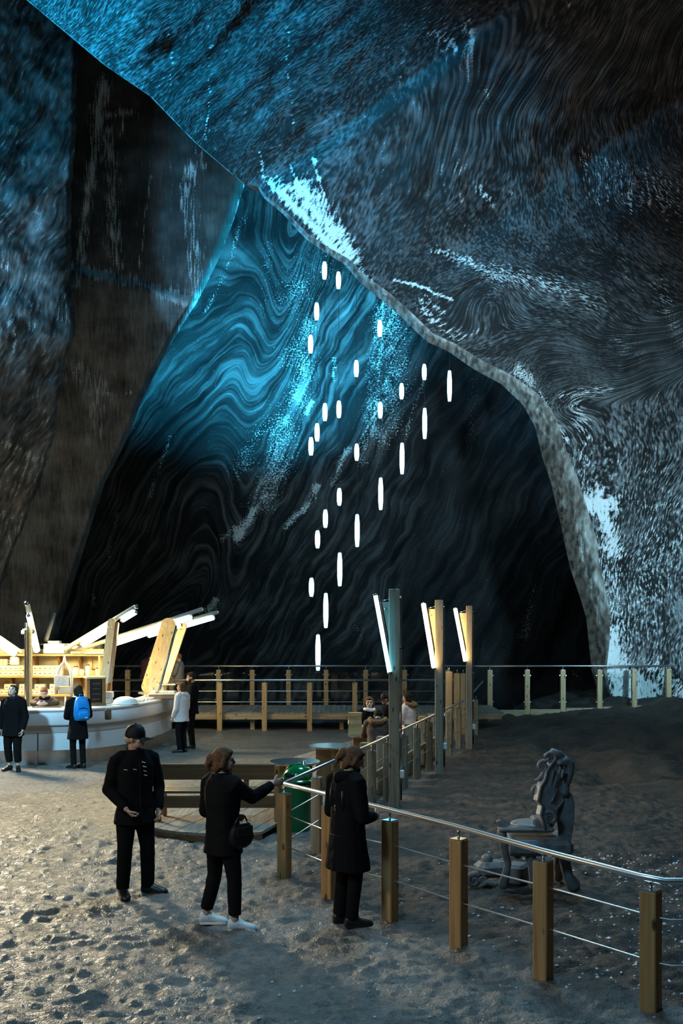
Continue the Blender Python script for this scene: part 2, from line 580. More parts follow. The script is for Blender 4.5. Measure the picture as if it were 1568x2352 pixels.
# general whitening of the lower right wall
salt = np.maximum(salt, 0.24 * sstep(1120, 1330, px) * sstep(860, 1150, py) * (1 + .5 * nz))
salt = np.maximum(salt, 0.10 * (1 - sstep(150, 620, px)) + .08 * nz)
tone = 0.75 + 0.5 * fbm(np.stack([px / 240, py / 240, np.zeros_like(px) + 4], -1), 3, 33)
tone = tone + .9 * sstep(1150, 1350, px) * sstep(850, 1050, py)
FL = flow_right(px, py)
# relief: bulges plus ledges following the layers
q = np.stack([px / 210, py / 210, np.zeros_like(px)], -1)
rel = 0.42 * fbm(q, 4, 2) + 0.05 * vnoise(np.stack([FL[..., 1] * 5, FL[..., 0] * .6, np.zeros_like(px)], -1), 8) + 0.04 * fbm(q * 8, 3, 44)
d = d - rel * np.minimum(1, B * 12) * (d / 32)
PD = unproj(px, py, d)
ROCK_R = rock('chiselled_salt_wall', (0.012, 0.011, 0.011), (0.20, 0.205, 0.215), (0.86, 0.9, 0.92), s_band=(1.2, 4.5), s_dash=(8.5, 25), band_w=.26, dash_w=.60, lo=.43, hi=.67)
wall_right = struct('wall_right', grid_mesh('wall_right', PD, ROCK_R, {'flow': FL, 'plane': np.stack([px, py], -1) / 100}, {'salt': salt, 'tone': tone}))

# ---- the cut face (thickness) of the opening, going back from the wall's rim to the outline seen against the shaft
nr = 26
t = np.linspace(0, 1, nr)[None, :]
rx = Fx[:, None] * (1 - t) + E[:, 0][:, None] * t
ry = Fy[:, None] * (1 - t) + E[:, 1][:, None] * t
rd = PD[:, 0, 1][:, None] * (1 - t) + dE[:, None] * t
k3 = np.stack([rx / 40, ry / 40, np.zeros_like(rx)], -1)
bow = np.sin(np.pi * t)
rd = rd - (0.45 * bow + 0.5 * fbm(k3, 4, 9) * bow) * np.clip(wk[:, None] / 30, 0.05, 1)
PR = unproj(rx, ry, rd)
# the back of the wall behind the outline
back = PR[:, -1:, :] + np.array([[[0.25, 0.8, 0.15], [1.2, 2.0, 0.7], [3.0, 3.5, 1.8], [6.5, 5.0, 4.0]]])
PR = np.concatenate([PR, back], 1)
sx = np.concatenate([rx] + [rx[:, -1:]] * 4, 1); sy = np.concatenate([ry] + [ry[:, -1:]] * 4, 1)
ts = np.concatenate([t * np.ones_like(rx)] + [np.full((na, 1), 1.0 + .3 * i) for i in range(4)], 1)
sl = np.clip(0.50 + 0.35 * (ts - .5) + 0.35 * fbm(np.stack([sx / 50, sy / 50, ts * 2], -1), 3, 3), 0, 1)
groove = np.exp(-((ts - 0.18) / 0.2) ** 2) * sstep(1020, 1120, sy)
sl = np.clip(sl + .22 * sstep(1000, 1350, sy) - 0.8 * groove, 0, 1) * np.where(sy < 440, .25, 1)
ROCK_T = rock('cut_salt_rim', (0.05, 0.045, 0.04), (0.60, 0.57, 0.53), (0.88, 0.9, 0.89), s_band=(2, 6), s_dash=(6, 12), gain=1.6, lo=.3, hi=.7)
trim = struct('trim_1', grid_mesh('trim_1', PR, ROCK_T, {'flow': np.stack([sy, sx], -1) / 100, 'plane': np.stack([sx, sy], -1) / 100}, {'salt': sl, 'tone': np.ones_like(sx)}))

# ---- far wall of the shaft with its folded layers
n1, n2 = 400, 330
py, px = np.meshgrid(np.linspace(250, 2050, n1), np.linspace(40, 1540, n2), indexing='ij')
d = 45.5 - 0.0035 * np.abs(px - 900) + 0.0015 * (1500 - py)
u = np.stack([px / 220, py / 220, np.zeros_like(px)], -1)
wx = fbm(u, 3, 61); wy = fbm(u + 3, 3, 67)
xx, yy = px + 42 * wx, py + 42 * wy
fold = 46 * np.arcsin(np.sin((0.35 * xx + yy) / 46)) / 1.57 * np.exp(-((xx - (640 - .22 * (yy - 600))) / 105) ** 2)
fold2 = 70 * np.exp(-(((xx - 470) / 70) ** 2 + ((yy - 1180) / 160) ** 2))
rightm = sstep(640, 760, xx + .32 * (yy - 700))
phiL = 0.80 * xx + 0.48 * yy + fold * 1.6 + fold2
phiM = 0.62 * xx + 0.78 * yy
mid = np.exp(-((xx - (650 - .35 * (yy - 650))) / 130) ** 2)
phiF = yy * 1.0 - .1 * xx + 46 * np.sin((xx * 1.1 + .2 * yy) / 38)
phi = phiL * (1 - mid) * (1 - rightm) + phiF * mid * (1 - rightm) + (0.86 * xx + .5 * yy) * rightm
psi = 0.5 * xx - 0.85 * yy
phi = phi + 9 * fbm(np.stack([px / 42, py / 42, 0 * px], -1), 2, 64)
FC = np.stack([psi / 100, phi / 100], -1)
SALT_C = [([(700, 830), (690, 900), (650, 980)], 34, .36), ([(650, 960), (640, 1060), (600, 1150)], 42, .38), ([(610, 1140), (575, 1190), (545, 1235)], 14, .62), ([(545, 1215), (510, 1240)], 10, .5),
          ([(590, 1000), (560, 1060), (540, 1090)], 22, .3), ([(728, 1118), (705, 1160), (655, 1212)], 9, .62), ([(800, 1030), (780, 1070), (765, 1110)], 9, .5), ([(493, 1380), (480, 1405)], 9, .75), ([(470, 1400), (440, 1420)], 6, .35),
          ([(715, 920), (705, 950)], 6, .65), ([(768, 825), (764, 870)], 5, .5), ([(710, 740), (660, 830)], 26, .3), ([(740, 600), (660, 700)], 50, .26), ([(880, 690), (870, 850), (855, 1000)], 9, .5), ([(872, 700), (850, 900), (835, 1060)], 14, .4),
          ([(900, 700), (905, 860), (880, 1000)], 42, .4), ([(975, 870), (945, 960), (915, 1070)], 6, .33), ([(560, 500), (520, 620), (470, 720)], 6, .38), ([(620, 560), (600, 720)], 12, .2), ([(1225, 1350), (1200, 1460)], 14, .3), ([(1310, 1540), (1340, 1570)], 5, .4),
          ([(390, 1000), (360, 1090), (345, 1140)], 5, .4), ([(270, 1180), (250, 1280)], 5, .35), ([(215, 1370), (218, 1390)], 6, .5), ([(320, 930), (310, 945)], 4, .5), ([(1090, 870), (1080, 1000)], 14, .2), ([(815, 1440), (835, 1470)], 10, .3)]
nz = fbm(np.stack([px / 26, py / 26, np.zeros_like(px)], -1), 4, 71)
salt = 1.1 * strokes(px, py, SALT_C) * (1 + .7 * nz)
tone = np.clip(0.62 + .6 * fbm(np.stack([px / 200, py / 200, np.zeros_like(px)], -1), 3, 75), 0, 1.3) * (1 - 0.75 * sstep(930, 1040, px + .25 * (py - 1000)))  # random tone, with shade painted over the right part of the wall
rel = 0.5 * fbm(u * 1.2, 3, 80) + 0.22 * vnoise(np.stack([FC[..., 1] * 4, FC[..., 0] * .5, 0 * px], -1), 82)
PC = unproj(px, py, d - rel)
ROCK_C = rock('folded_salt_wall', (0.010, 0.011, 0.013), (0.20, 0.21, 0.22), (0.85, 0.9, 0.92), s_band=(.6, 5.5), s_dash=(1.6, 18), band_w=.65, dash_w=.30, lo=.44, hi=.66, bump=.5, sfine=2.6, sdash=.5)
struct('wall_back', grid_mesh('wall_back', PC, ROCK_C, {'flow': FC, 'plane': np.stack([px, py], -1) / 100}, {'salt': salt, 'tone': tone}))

# ---- smooth slab left of the shaft (cut pillar), its right edge turns back
ER = [(600, 330), (563, 420), (535, 510), (500, 600), (455, 690), (410, 760), (360, 850), (325, 920), (300, 990), (262, 1070), (240, 1110), (215, 1190), (190, 1270), (165, 1350), (138, 1440), (120, 1530), (105, 1700)]
n1, n2 = 330, 200
R = resample(ER, 1000)
pyv = np.linspace(-60, 1700, n1)
edge = np.interp(pyv, [-60, 330], [620, 600])
edge = np.where(pyv > 330, np.interp(pyv, R[:, 1], R[:, 0]), 600 + (330 - pyv) * .28)
t = np.linspace(0, 1, n2)[None, :]
left = np.interp(pyv, [-60, 120, 640, 900, 1200, 1340, 1700], [40, 40, 20, -30, -120, -200, -330])[:, None]
px = left + (edge[:, None] - left) * t
py = pyv[:, None] * np.ones_like(px)
d = 36.0 + 2.5 * t + np.maximum(0, t - .96) * 40 - .8 * np.sin(py / 400)
d = d - 0.25 * fbm(np.stack([px / 160, py / 160, 0 * px], -1), 4, 91)
# the stepped ledge running across the slab
ledge_y = np.interp(px, [160, 215, 330, 440, 470], [620, 628, 655, 690, 700])
step = sstep(-14, 14, py - ledge_y)
d = d - 0.5 * step * sstep(480, 440, px)
SALT_B = [([(238, 180), (222, 300), (205, 420), (185, 600)], 16, .52), ([(225, 250), (250, 330), (255, 420), (265, 600)], 22, .36), ([(250, 260), (300, 262)], 14, .4), ([(285, 255), (280, 320)], 5, .35),
          ([(440, 380), (425, 450), (445, 560), (450, 690)], 20, .33), ([(450, 345), (465, 380)], 12, .3), ([(345, 400), (330, 530), (314, 660)], 3.5, .33),
          ([(165, 612), (215, 626), (330, 655), (400, 680), (450, 700)], 15, .62), ([(440, 700), (415, 760)], 14, .35), ([(180, 620), (172, 660)], 12, .4),
          ([(170, 850), (230, 890), (225, 990)], 30, .28), ([(240, 905), (300, 903)], 5, .4), ([(560, 420), (540, 500), (500, 600)], 4, .4)]
nz = fbm(np.stack([px / 30, py / 30, 0 * px], -1), 4, 95)
salt = 1.55 * strokes(px, py, SALT_B) * (1 + .6 * nz)
tone = 0.22 + 0.78 * sstep(560, 760, py) + .2 * nz  # upper slab darkened: its unlit look is put into the rock colour
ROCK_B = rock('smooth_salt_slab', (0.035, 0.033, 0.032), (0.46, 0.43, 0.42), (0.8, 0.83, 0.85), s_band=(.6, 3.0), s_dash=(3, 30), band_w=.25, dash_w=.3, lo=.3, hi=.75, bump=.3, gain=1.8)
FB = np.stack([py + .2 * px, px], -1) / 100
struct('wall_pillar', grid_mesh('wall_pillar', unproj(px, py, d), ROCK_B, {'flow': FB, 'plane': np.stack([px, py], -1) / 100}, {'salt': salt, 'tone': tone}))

# ---- near left wall
EL = [(150, -60), (182, 60), (180, 130), (172, 300), (166, 430), (162, 560), (158, 640), (172, 720), (172, 770), (150, 830), (144, 880), (134, 920), (122, 1010), (96, 1100), (60, 1190), (30, 1270), (0, 1345), (-40, 1440), (-80, 1560), (-120, 1720)]
R = resample(EL, 900)
n1, n2 = 340, 170
pyv = np.linspace(-60, 1720, n1)
edge = np.interp(pyv, R[:, 1], R[:, 0]) + 5 * fbm(np.stack([pyv / 25, 0 * pyv, 0 * pyv], -1), 3, 5)
t = np.linspace(0, 1, n2)[None, :]
px = -420 + (edge[:, None] + 420) * t
py = pyv[:, None] * np.ones_like(px)
d = 26.5 + 6.0 * t ** 1.2 + np.maximum(0, t - .985) * 90
u = np.stack([px / 130, py / 130, 0 * px], -1)
d = d - 0.5 * fbm(u, 4, 101)
nz = fbm(np.stack([px / 34, py / 34, 0 * px], -1), 4, 105)
SALT_L = [([(0, 1010), (60, 1040), (110, 1060)], 12, .4), ([(0, 870), (70, 845)], 7, .4), ([(0, 1185), (60, 1190)], 12, .35), ([(35, 730), (33, 1000)], 3.5, .4), ([(10, 300), (15, 800)], 20, .3)]
salt = np.maximum(strokes(px, py, SALT_L) * (1 + .6 * nz), .16 + .2 * nz)
FLl = np.stack([(0.9 * py - .35 * px) / 100, (0.9 * px + .4 * py + 25 * fbm(u, 3, 8)) / 100], -1)
ROCK_L = rock('rough_salt_wall', (0.03, 0.029, 0.028), (0.32, 0.31, 0.305), (0.7, 0.73, 0.75), s_band=(.8, 4.0), s_dash=(4, 14), band_w=.4, dash_w=.4, lo=.36, hi=.7)
struct('wall_left', grid_mesh('wall_left', unproj(px, py, d), ROCK_L, {'flow': FLl, 'plane': np.stack([px, py], -1) / 100}, {'salt': salt, 'tone': np.ones_like(px)}))

# ================================================================== ground
FDX, FDY = 0.283, 1.0        # direction of the long fence


def fence_x(y):
    return -0.65 + 0.283 * (y - 11.33)


FRONT = [(-0.65, 11.33), (-0.13, 10.46), (0.466, 9.6), (1.037, 8.82), (1.61, 7.95), (2.26, 7.28)]


def pit_mask(X, Y):
    """1 inside the fenced pit, 0 on the trodden path"""
    fx = np.interp(Y, [7.28, 7.95, 8.82, 9.6, 10.46, 11.33], [2.26, 1.61, 1.037, .466, -.13, -.65])
    fx = np.where(Y > 11.33, fence_x(Y), fx)
    fx = np.where(Y < 7.28, 2.26 + (7.28 - Y) * 2.5, fx)
    return sstep(-0.55, 0.45, X - fx)


def ground_base(X, Y):
    z = 0.62 * sstep(4.5, 11, X) * sstep(20, 30, Y)
    z = z + 0.22 * sstep(3.5, 7, X) * np.exp(-((Y - 25.5) / 2.2) ** 2) - 0.10 * np.exp(-(((X - 8) / 3) ** 2 + ((Y - 27.5) / 1.2) ** 2))
    return z


def mk_ground():
    xs = np.unique(np.round(np.concatenate([np.linspace(-26, -5.2, 110), np.linspace(-5.2, 5.2, 420), np.linspace(5.2, 26, 150)]), 5))
    ys = [4.6]
    while ys[-1] < 35.5:
        ys.append(ys[-1] + max(0.016, 0.0036 * ys[-1]))
    ys = np.array(ys)
    Y, X = np.meshgrid(ys, xs, indexing='ij')
    pit = pit_mask(X + .25 * vnoise(np.stack([X * 1.7, Y * 1.7, 0 * X], -1), 3), Y)
    z = ground_base(X, Y)
    amp = 1 - 0.6 * sstep(13, 20, Y) * (1 - pit)
    p = np.stack([X, Y, 0 * X], -1)
    clods = np.maximum(0, vnoise(p * [5.2, 8.5, 1], 5) - .42)
    lumps = np.maximum(0, vnoise(p * [1.9, 3.2, 1], 9) - .35)
    z = z + amp * (0.034 * fbm(p * [2.2, 3.4, 1], 4, 2) * (1 + .2 * pit) + .065 * clods + .03 * lumps + 0.034 * fbm(p * [8.5, 13, 1], 3, 7))
    z = z + pit * (0.05 * fbm(p * .9, 3, 12) + .035 * np.abs(fbm(p * [4, 5, 1], 3, 14)))
    z = z + pit * sstep(16, 20, Y) * sstep(3.5, 5, X) * 0.38 * fbm(p * .8, 3, 19)
    z = z + 0.04 * fbm(p * .45, 2, 23)
    # under the decks and bar keep the ground level
    calm = sstep(13.0, 14.5, Y) * sstep(-4.5, -2.2, X) * (1 - sstep(-.4, .4, X - fence_x(Y)))
    z = z * (1 - .85 * calm) - .03 * calm
    # the floor breaks off into the shaft behind the walkway
    drop = sstep(30.75, 31.25, Y) * (1 - sstep(4.7, 6.2, X - .25 * vnoise(p * 1.3, 4)))
    z = z - 9 * drop
    z = np.where(np.hypot(X * 0, 0) >= 0, z, z)
    return X, Y, z, pit


GX, GY, GZ, GPIT = mk_ground()
_xs, _ys = GX[0], GY[:, 0]


def gz(x, y):
    i = min(max(int(np.searchsorted(_ys, y)) - 1, 0), len(_ys) - 2)
    j = min(max(int(np.searchsorted(_xs, x)) - 1, 0), len(_xs) - 2)
    a = (y - _ys[i]) / (_ys[i + 1] - _ys[i]); c = (x - _xs[j]) / (_xs[j + 1] - _xs[j])
    return float((GZ[i, j] * (1 - a) + GZ[i + 1, j] * a) * (1 - c) + (GZ[i, j + 1] * (1 - a) + GZ[i + 1, j + 1] * a) * c)


def ground_mat():
    m, nt, N, L, b = nodes('salt_ground')
    tc = N.new('ShaderNodeTexCoord')
    pit = attr(N, 'pit').outputs['Fac']

    def noise(sc, det, rough=.6):
        mp = N.new('ShaderNodeMapping'); mp.inputs['Scale'].default_value = (sc, sc * 1.35, sc)
        L.new(tc.outputs['Object'], mp.inputs['Vector'])
        n = N.new('ShaderNodeTexNoise'); n.inputs['Scale'].default_value = 1; n.inputs['Detail'].default_value = det; n.inputs['Roughness'].default_value = rough
        L.new(mp.outputs[0], n.inputs['Vector'])
        return n.outputs['Fac']
    n1, n2, n3 = noise(1.3, 6), noise(9, 5, .7), noise(45, 3, .7)
    mixn = math_n(N, L, 'ADD', math_n(N, L, 'MULTIPLY', n1, .45), math_n(N, L, 'MULTIPLY', n2, .55))

    def ramp(fac, p0, c0, p1, c1):
        r = N.new('ShaderNodeValToRGB')
        r.color_ramp.elements[0].position = p0; r.color_ramp.elements[1].position = p1
        r.color_ramp.elements[0].color = (*c0, 1); r.color_ramp.elements[1].color = (*c1, 1)
        L.new(fac, r.inputs[0])
        return r.outputs[0]
    path = ramp(mixn, .34, (.10, .092, .085), .66, (.30, .285, .265))
    dirt = ramp(mixn, .34, (.030, .022, .017), .68, (.125, .093, .072))
    mx = N.new('ShaderNodeMix'); mx.data_type = 'RGBA'
    L.new(pit, mx.inputs['Factor']); L.new(path, mx.inputs['A']); L.new(dirt, mx.inputs['B'])
    # salt crumbs
    vo = N.new('ShaderNodeTexVoronoi'); vo.inputs['Scale'].default_value = 26
    L.new(tc.outputs['Object'], vo.inputs['Vector'])
    cr = math_n(N, L, 'MULTIPLY', math_n(N, L, 'LESS_THAN', vo.outputs['Distance'], .12), math_n(N, L, 'GREATER_THAN', n1, .60))
    mx2 = N.new('ShaderNodeMix'); mx2.data_type = 'RGBA'
    L.new(cr, mx2.inputs['Factor']); L.new(mx.outputs['Result'], mx2.inputs['A']); mx2.inputs['B'].default_value = (.42, .42, .42, 1)
    L.new(mx2.outputs['Result'], b.inputs['Base Color'])
    rgh = math_n(N, L, 'ADD', math_n(N, L, 'MULTIPLY', pit, .4), math_n(N, L, 'ADD', math_n(N, L, 'MULTIPLY', n2, .30), .16))
    L.new(rgh, b.inputs['Roughness'])
    b.inputs['Specular IOR Level'].default_value = .5
    h = math_n(N, L, 'ADD', math_n(N, L, 'MULTIPLY', n2, .8), math_n(N, L, 'MULTIPLY', n3, .28))
    bp = N.new('ShaderNodeBump'); bp.inputs['Strength'].default_value = .9; bp.inputs['Distance'].default_value = .09
    L.new(h, bp.inputs['Height']); L.new(bp.outputs[0], b.inputs['Normal'])
    return m


floor = struct('floor', grid_mesh('floor', np.stack([GX, GY, GZ], -1), ground_mat(), {}, {'pit': GPIT}))
# ================================================================== materials of the objects
PINE_Z = wood('pine_post', (.42, .27, .13), (.62, .44, .24), 'Z')
PINE_B = wood('pale_pine_board', (.62, .45, .22), (.78, .62, .36), 'Z', .7)
PINE_X = wood('pine_plank_x', (.34, .25, .15), (.52, .41, .27), 'X')
DECK_X = wood('deck_plank_x', (.20, .17, .13), (.36, .31, .25), 'X', 1, False)
DECK_Y = wood('deck_plank_y', (.20, .17, .14), (.36, .32, .27), 'Y', 1, False)
WEATHER = wood('weathered_post', (.24, .19, .13), (.42, .35, .25), 'Z')
WARMPOST = wood('brown_post', (.34, .17, .06), (.52, .29, .11), 'Z')
BENCHW = wood('bench_wood', (.12, .07, .032), (.24, .15, .07), 'X', .8, False, .35)
SHELFW = wood('shelf_wood', (.60, .42, .19), (.76, .58, .31), 'X', .8, False)
SHELFBACK = plain('shelf_back_board', (.55, .50, .34), .7, var=.15, scale=3)
DARKW = wood('dark_cabinet_wood', (.16, .075, .025), (.30, .15, .05), 'Z', 1, False, .4)
STEEL = plain('brushed_steel', (.62, .62, .62), .22, 1.0)
STEEL_B = plain('polished_rail_steel', (.85, .85, .85), .33, 1.0)
BEAMST = plain('beam_steel', (.74, .70, .60), .42, .35)
STEEL_K = plain('steel_kick_plate', (.55, .5, .46), .30, 1.0, var=.12, scale=8)
WHITEP = plain('white_lacquer', (.72, .76, .80), .35)
WHITEM = plain('white_matt', (.85, .85, .82), .6)
CREAM = plain('cream_box', (.82, .76, .58), .6)
BROWNP = plain('dark_brown_plastic', (.10, .06, .035), .35)
BLACKP = plain('black_plastic', (.015, .015, .016), .4)
DARKGLASS = plain('dark_cabinet_glass', (.012, .012, .014), .08, spec=.7)
TABLETOP = wood('table_top_wood', (.52, .44, .32), (.66, .58, .44), 'X', .5, False, .5)
TABLELEG = plain('table_leg_panel', (.30, .19, .09), .5, var=.2, scale=6)
GREEN = plain('green_plastic', (.0, .16, .045), .16, spec=.7)
PAPER = plain('kraft_paper', (.55, .38, .17), .8, var=.12, scale=9, bump=.4)
CARVED_L = plain('worn_lit_carved_panel', (.36, .37, .385), .5, var=.25, scale=10, bump=.3)  # worn grey wood, paler in place of stronger light on this face
CARVED = plain('dark_carved_wood', (.15, .15, .155), .5, var=.35, scale=14, bump=.35)
TUBE_COOL = plain('glow_tube_cool', (.8, .9, 1), .4, emit=(.42, .85, 1.0), estr=3.2)
TUBE_BLUE = plain('glow_tube_blue', (.6, .8, 1), .4, emit=(.13, .62, 1.0), estr=18.0)
TUBE_WARM = plain('glow_tube_warm', (1, .95, .8), .4, emit=(1.0, .72, .34), estr=40.0)
TUBE_BAR = plain('glow_tube_bar', (1, .95, .8), .4, emit=(1.0, .78, .36), estr=75.0)
TUBE_DAY = plain('glow_tube_daylight', (.9, .97, 1), .4, emit=(.45, .85, 1.0), estr=14.0)
CABLE = plain('black_cable', (.03, .03, .035), .6)
INK = plain('grey_ink', (.25, .27, .27), .7)


def glass_mat():
    m = bpy.data.materials.new('clear_glass_panel'); m.use_nodes = True
    nt = m.node_tree; N, L = nt.nodes, nt.links
    N.remove(N['Principled BSDF'])
    t = N.new('ShaderNodeBsdfTransparent'); t.inputs[0].default_value = (.93, .96, .96, 1)
    g = N.new('ShaderNodeBsdfGlossy'); g.inputs['Roughness'].default_value = .03
    f = N.new('ShaderNodeFresnel'); f.inputs[0].default_value = 1.45
    x = N.new('ShaderNodeMixShader')
    L.new(f.outputs[0], x.inputs[0]); L.new(t.outputs[0], x.inputs[1]); L.new(g.outputs[0], x.inputs[2])
    L.new(x.outputs[0], N['Material Output'].inputs[0])
    return m


GLASS = glass_mat()

# ================================================================== decks
TH = math.atan2(0.283, 1.0)


def clip_half(poly, a, b, c):
    """keep a*x+b*y<=c"""
    out = []
    for i in range(len(poly)):
        p, q = poly[i - 1], poly[i]
        fp, fq = a * p[0] + b * p[1] - c, a * q[0] + b * q[1] - c
        if (fp <= 0) != (fq <= 0):
            t = fp / (fp - fq)
            out.append((p[0] + (q[0] - p[0]) * t, p[1] + (q[1] - p[1]) * t))
        if fq <= 0:
            out.append(q)
    return out


def round_deck():
    root = thing('terrace_deck', 'low curved plank terrace deck under the wooden bench and round tables', 'deck', (0, 18, 0))
    poly = [(-2.62, 13.62), (-2.3, 13.36), (-1.93, 13.22), (-1.3, 13.2), (-1.06, 13.3), (-.46, 15.4), (.06, 15.4), (fence_x(19) - .4, 19), (fence_x(25) - .5, 25), (1.2, 25.4), (.6, 24.8), (-.4, 22.6), (-1.25, 20.3), (-1.9, 17.6), (-2.4, 15.2), (-2.62, 14.2)]
    ux, uy = math.sin(TH), math.cos(TH)          # along the planks
    vx, vy = uy, -ux                             # across
    vs = [p[0] * vx + p[1] * vy for p in poly]
    w, gap = 0.16, 0.008
    k = min(vs)
    i = 0
    while k < max(vs):
        q = clip_half(clip_half(poly, vx, vy, k + w - gap), -vx, -vy, -k)
        if len(q) >= 3:
            zt = 0.10 + (0.003 if i % 2 else 0)
            part('plank', MB().prism(q, lambda a, b, t: Vector((a, b, zt - .02 + t)), .04), DECK_Y, root)
        k += w; i += 1
    # dark rim board following the curved front
    mb = MB()
    fr = poly[:5]
    for p, q in zip(fr[:-1], fr[1:]):
        mb.prism([p, q, (q[0], q[1] + .04), (p[0], p[1] + .04)], lambda a, b, t: Vector((a, b + .01, .03 + t)), .10)
    part('edge_board', mb, BENCHW, root)


round_deck()


def walkway():
    root = thing('raised_walkway', 'raised plank walkway running along the edge of the dark shaft', 'walkway', (0, 29, 0))
    x = -8.4
    rnd = random.Random(5)
    me = MB().box((0, 0, 0), (.138, 2.62, .035)).mesh('plank', DECK_Y)
    while x < 4.55:
        o = link('plank', me, root, (x, 0.03, .445 + rnd.uniform(-.003, .003)))
        x += .146
    part('edge_beam', MB().cbox((-2.0, 27.69, .345), (12.9, .06, .16)), PINE_X, root)
    part('edge_beam', MB().cbox((-2.0, 30.36, .345), (12.9, .06, .16)), PINE_X, root)
    for xx in (-7.5, -5, -2.5, 0, 2.4):
        part('joist', MB().box((xx, 29.05, .345), (.08, 2.58, .14)), PINE_X, root)
        part('support_leg', MB().box((xx, 30.2, .13), (.12, .12, .56)), PINE_Z, root)
        part('support_leg', MB().box((xx, 28.0, .13), (.12, .12, .56)), PINE_Z, root)


walkway()

# ================================================================== fences
PIN = MB().tube([(0, 0, -.01), (0, 0, .10)], .011, 8).mesh('pin', STEEL, True)
CAPP = MB().box((0, 0, 0), (.115, .115, .006)).mesh('cap_plate', STEEL)
_posts = {}


def post_mesh(h, w, mat):
    k = (round(h, 3), w, mat.name)
    if k not in _posts:
        _posts[k] = MB().cbox((0, 0, h / 2), (w, w, h), .008).mesh('post', mat)
    return _posts[k]


def fence(name, label, posts, rail, cables, mat, w=.13, ang=0.0, rail_r=.024, cable_r=.0075, pins=True, cable_pts=None, bury=.12):
    """posts: (x, y, z base, z top); rail: 3-D points; cables: heights above the posts' line"""
    root = thing(name, label, 'fence', (posts[0][0], posts[0][1], posts[0][2]))
    L0 = Vector(root.location)
    for p in posts:
        a = p[4] if len(p) > 4 else ang
        h = p[3] - p[2] + bury
        o = link('post', post_mesh(h, w, mat), root, Vector((p[0], p[1], p[2] - bury)) - L0, a)
        c = link('cap_plate', CAPP, o, (0, 0, h + .003))
        if pins:
            link('pin', PIN, o, (0, 0, h))
    part('top_rail', MB().tube(rail, rail_r, 12), STEEL_B, root, True)
    for z in cables:
        pts = [Vector((q[0], q[1], q[2] + z)) for q in (cable_pts or [(p[0], p[1], p[2]) for p in posts])]
        part('cable', MB().tube(pts, cable_r, 8), STEEL_B, root, True)
    return root


# front run, nearest the camera
fp = []
for i, (x, y) in enumerate(FRONT):
    top = CH - ([1822, 1850, 1884, 1927, 1976, 2044][i] - HZ) * y / F
    fp.append((x, y, gz(x, y) - .02, top, math.radians([-35, -35, -40, -40, -40, -40][i])))
fp.append((3.45, 7.1, gz(3.45, 7.1), .92, 0))
rail = [W(650, 1800, 11.36), W(842, 1847, 9.92), W(1040, 1897, 8.84), W(1244, 1954, 7.95), W(1470, 2013, 7.31), W(1526, 2024, 7.2)]
rail.append(rail[-1] + Vector((1.1, 0, 0)))
rail.append(rail[-1] + Vector((.8, .05, 0)))
ff = fence('cable_fence', 'front cable fence of brown square posts nearest the camera', fp, rail, [], WARMPOST, w=.125, rail_r=.026)
for ys in ((1873, 1910, 1940, 1985, 2035, 2103), (1945, 1984, 2020, 2072, 2130, 2207)):
    pts = [W(q, yy, F * 0 + y) for (x, y), q, yy in zip(FRONT, (660, 756, 895, 1053, 1247, 1492), ys)]
    pts.append(pts[-1] + Vector((.12, -.08, -.01))); pts.append(pts[-1] + Vector((1.4, 0, 0)))
    part('cable', MB().tube(pts, .0075, 8), STEEL_B, ff, True)

# long diagonal run going back to the walkway
dg = []
for y, w_ in ((12.6, 0), (13.9, 0), (15.35, 0), (16.35, 0), (17.6, 0), (18.7, 0), (19.9, 0), (21.1, 0), (22.2, 0), (23.4, 0), (24.8, 0), (26.2, 0)):
    x = fence_x(y) - .02
    dg.append((x, y, gz(x, y) - .02, .93, -TH))
railz = 1.045
rail = [Vector((-.655, 11.36, 1.05)), Vector((fence_x(15), 15, railz)), Vector((fence_x(20), 20, railz)), Vector((fence_x(24.7), 24.7, railz + .02)), Vector((fence_x(27.3), 27.3, 1.35))]
dgf = fence('cable_fence', 'long cable fence running from the front corner back past the light pillars', dg, rail, [.70, .38], WEATHER, w=.12,
            cable_pts=[(-.6, 11.4, .02), (fence_x(15), 15, .02), (fence_x(20), 20, .02), (fence_x(26.2), 26.2, .02)])
# second, inner row of stout stakes beside the benches
stk = thing('stake_row', 'row of short weathered stakes behind the long fence beside the benches', 'stakes', (fence_x(16), 16, 0))
rs = random.Random(11)
for y in (16.0, 17.0, 18.2, 19.3, 20.5, 21.6):
    x = fence_x(y) - .29 + rs.uniform(-.02, .02)
    h = .93 + rs.uniform(-.05, .05)
    link('stake', post_mesh(round(h, 2) + .06, .14, WEATHER), stk, Vector((x, y, -.02)) - Vector(stk.location), -TH)
part('stake_beam', MB().box((fence_x(18.8) - .20, 18.8, .42), (.05, 6.2, .10), Matrix.Rotation(-TH, 3, 'Z')), WEATHER, stk)

# tall corner posts where the fences meet
cp = thing('corner_posts', 'cluster of tall pale posts where the fences meet behind the pillars', 'posts', (2.75, 23.6, 0))
for x, y, h in ((2.55, 23.6, 1.78), (2.95, 25.4, 1.66), (3.25, 26.6, 1.6), (3.45, 27.57, 1.55)):
    o = link('post', post_mesh(h + .1, .15, PINE_Z), cp, Vector((x, y, -.1)) - Vector(cp.location), -TH)
    link('pin', PIN, o, (0, 0, h + .1))

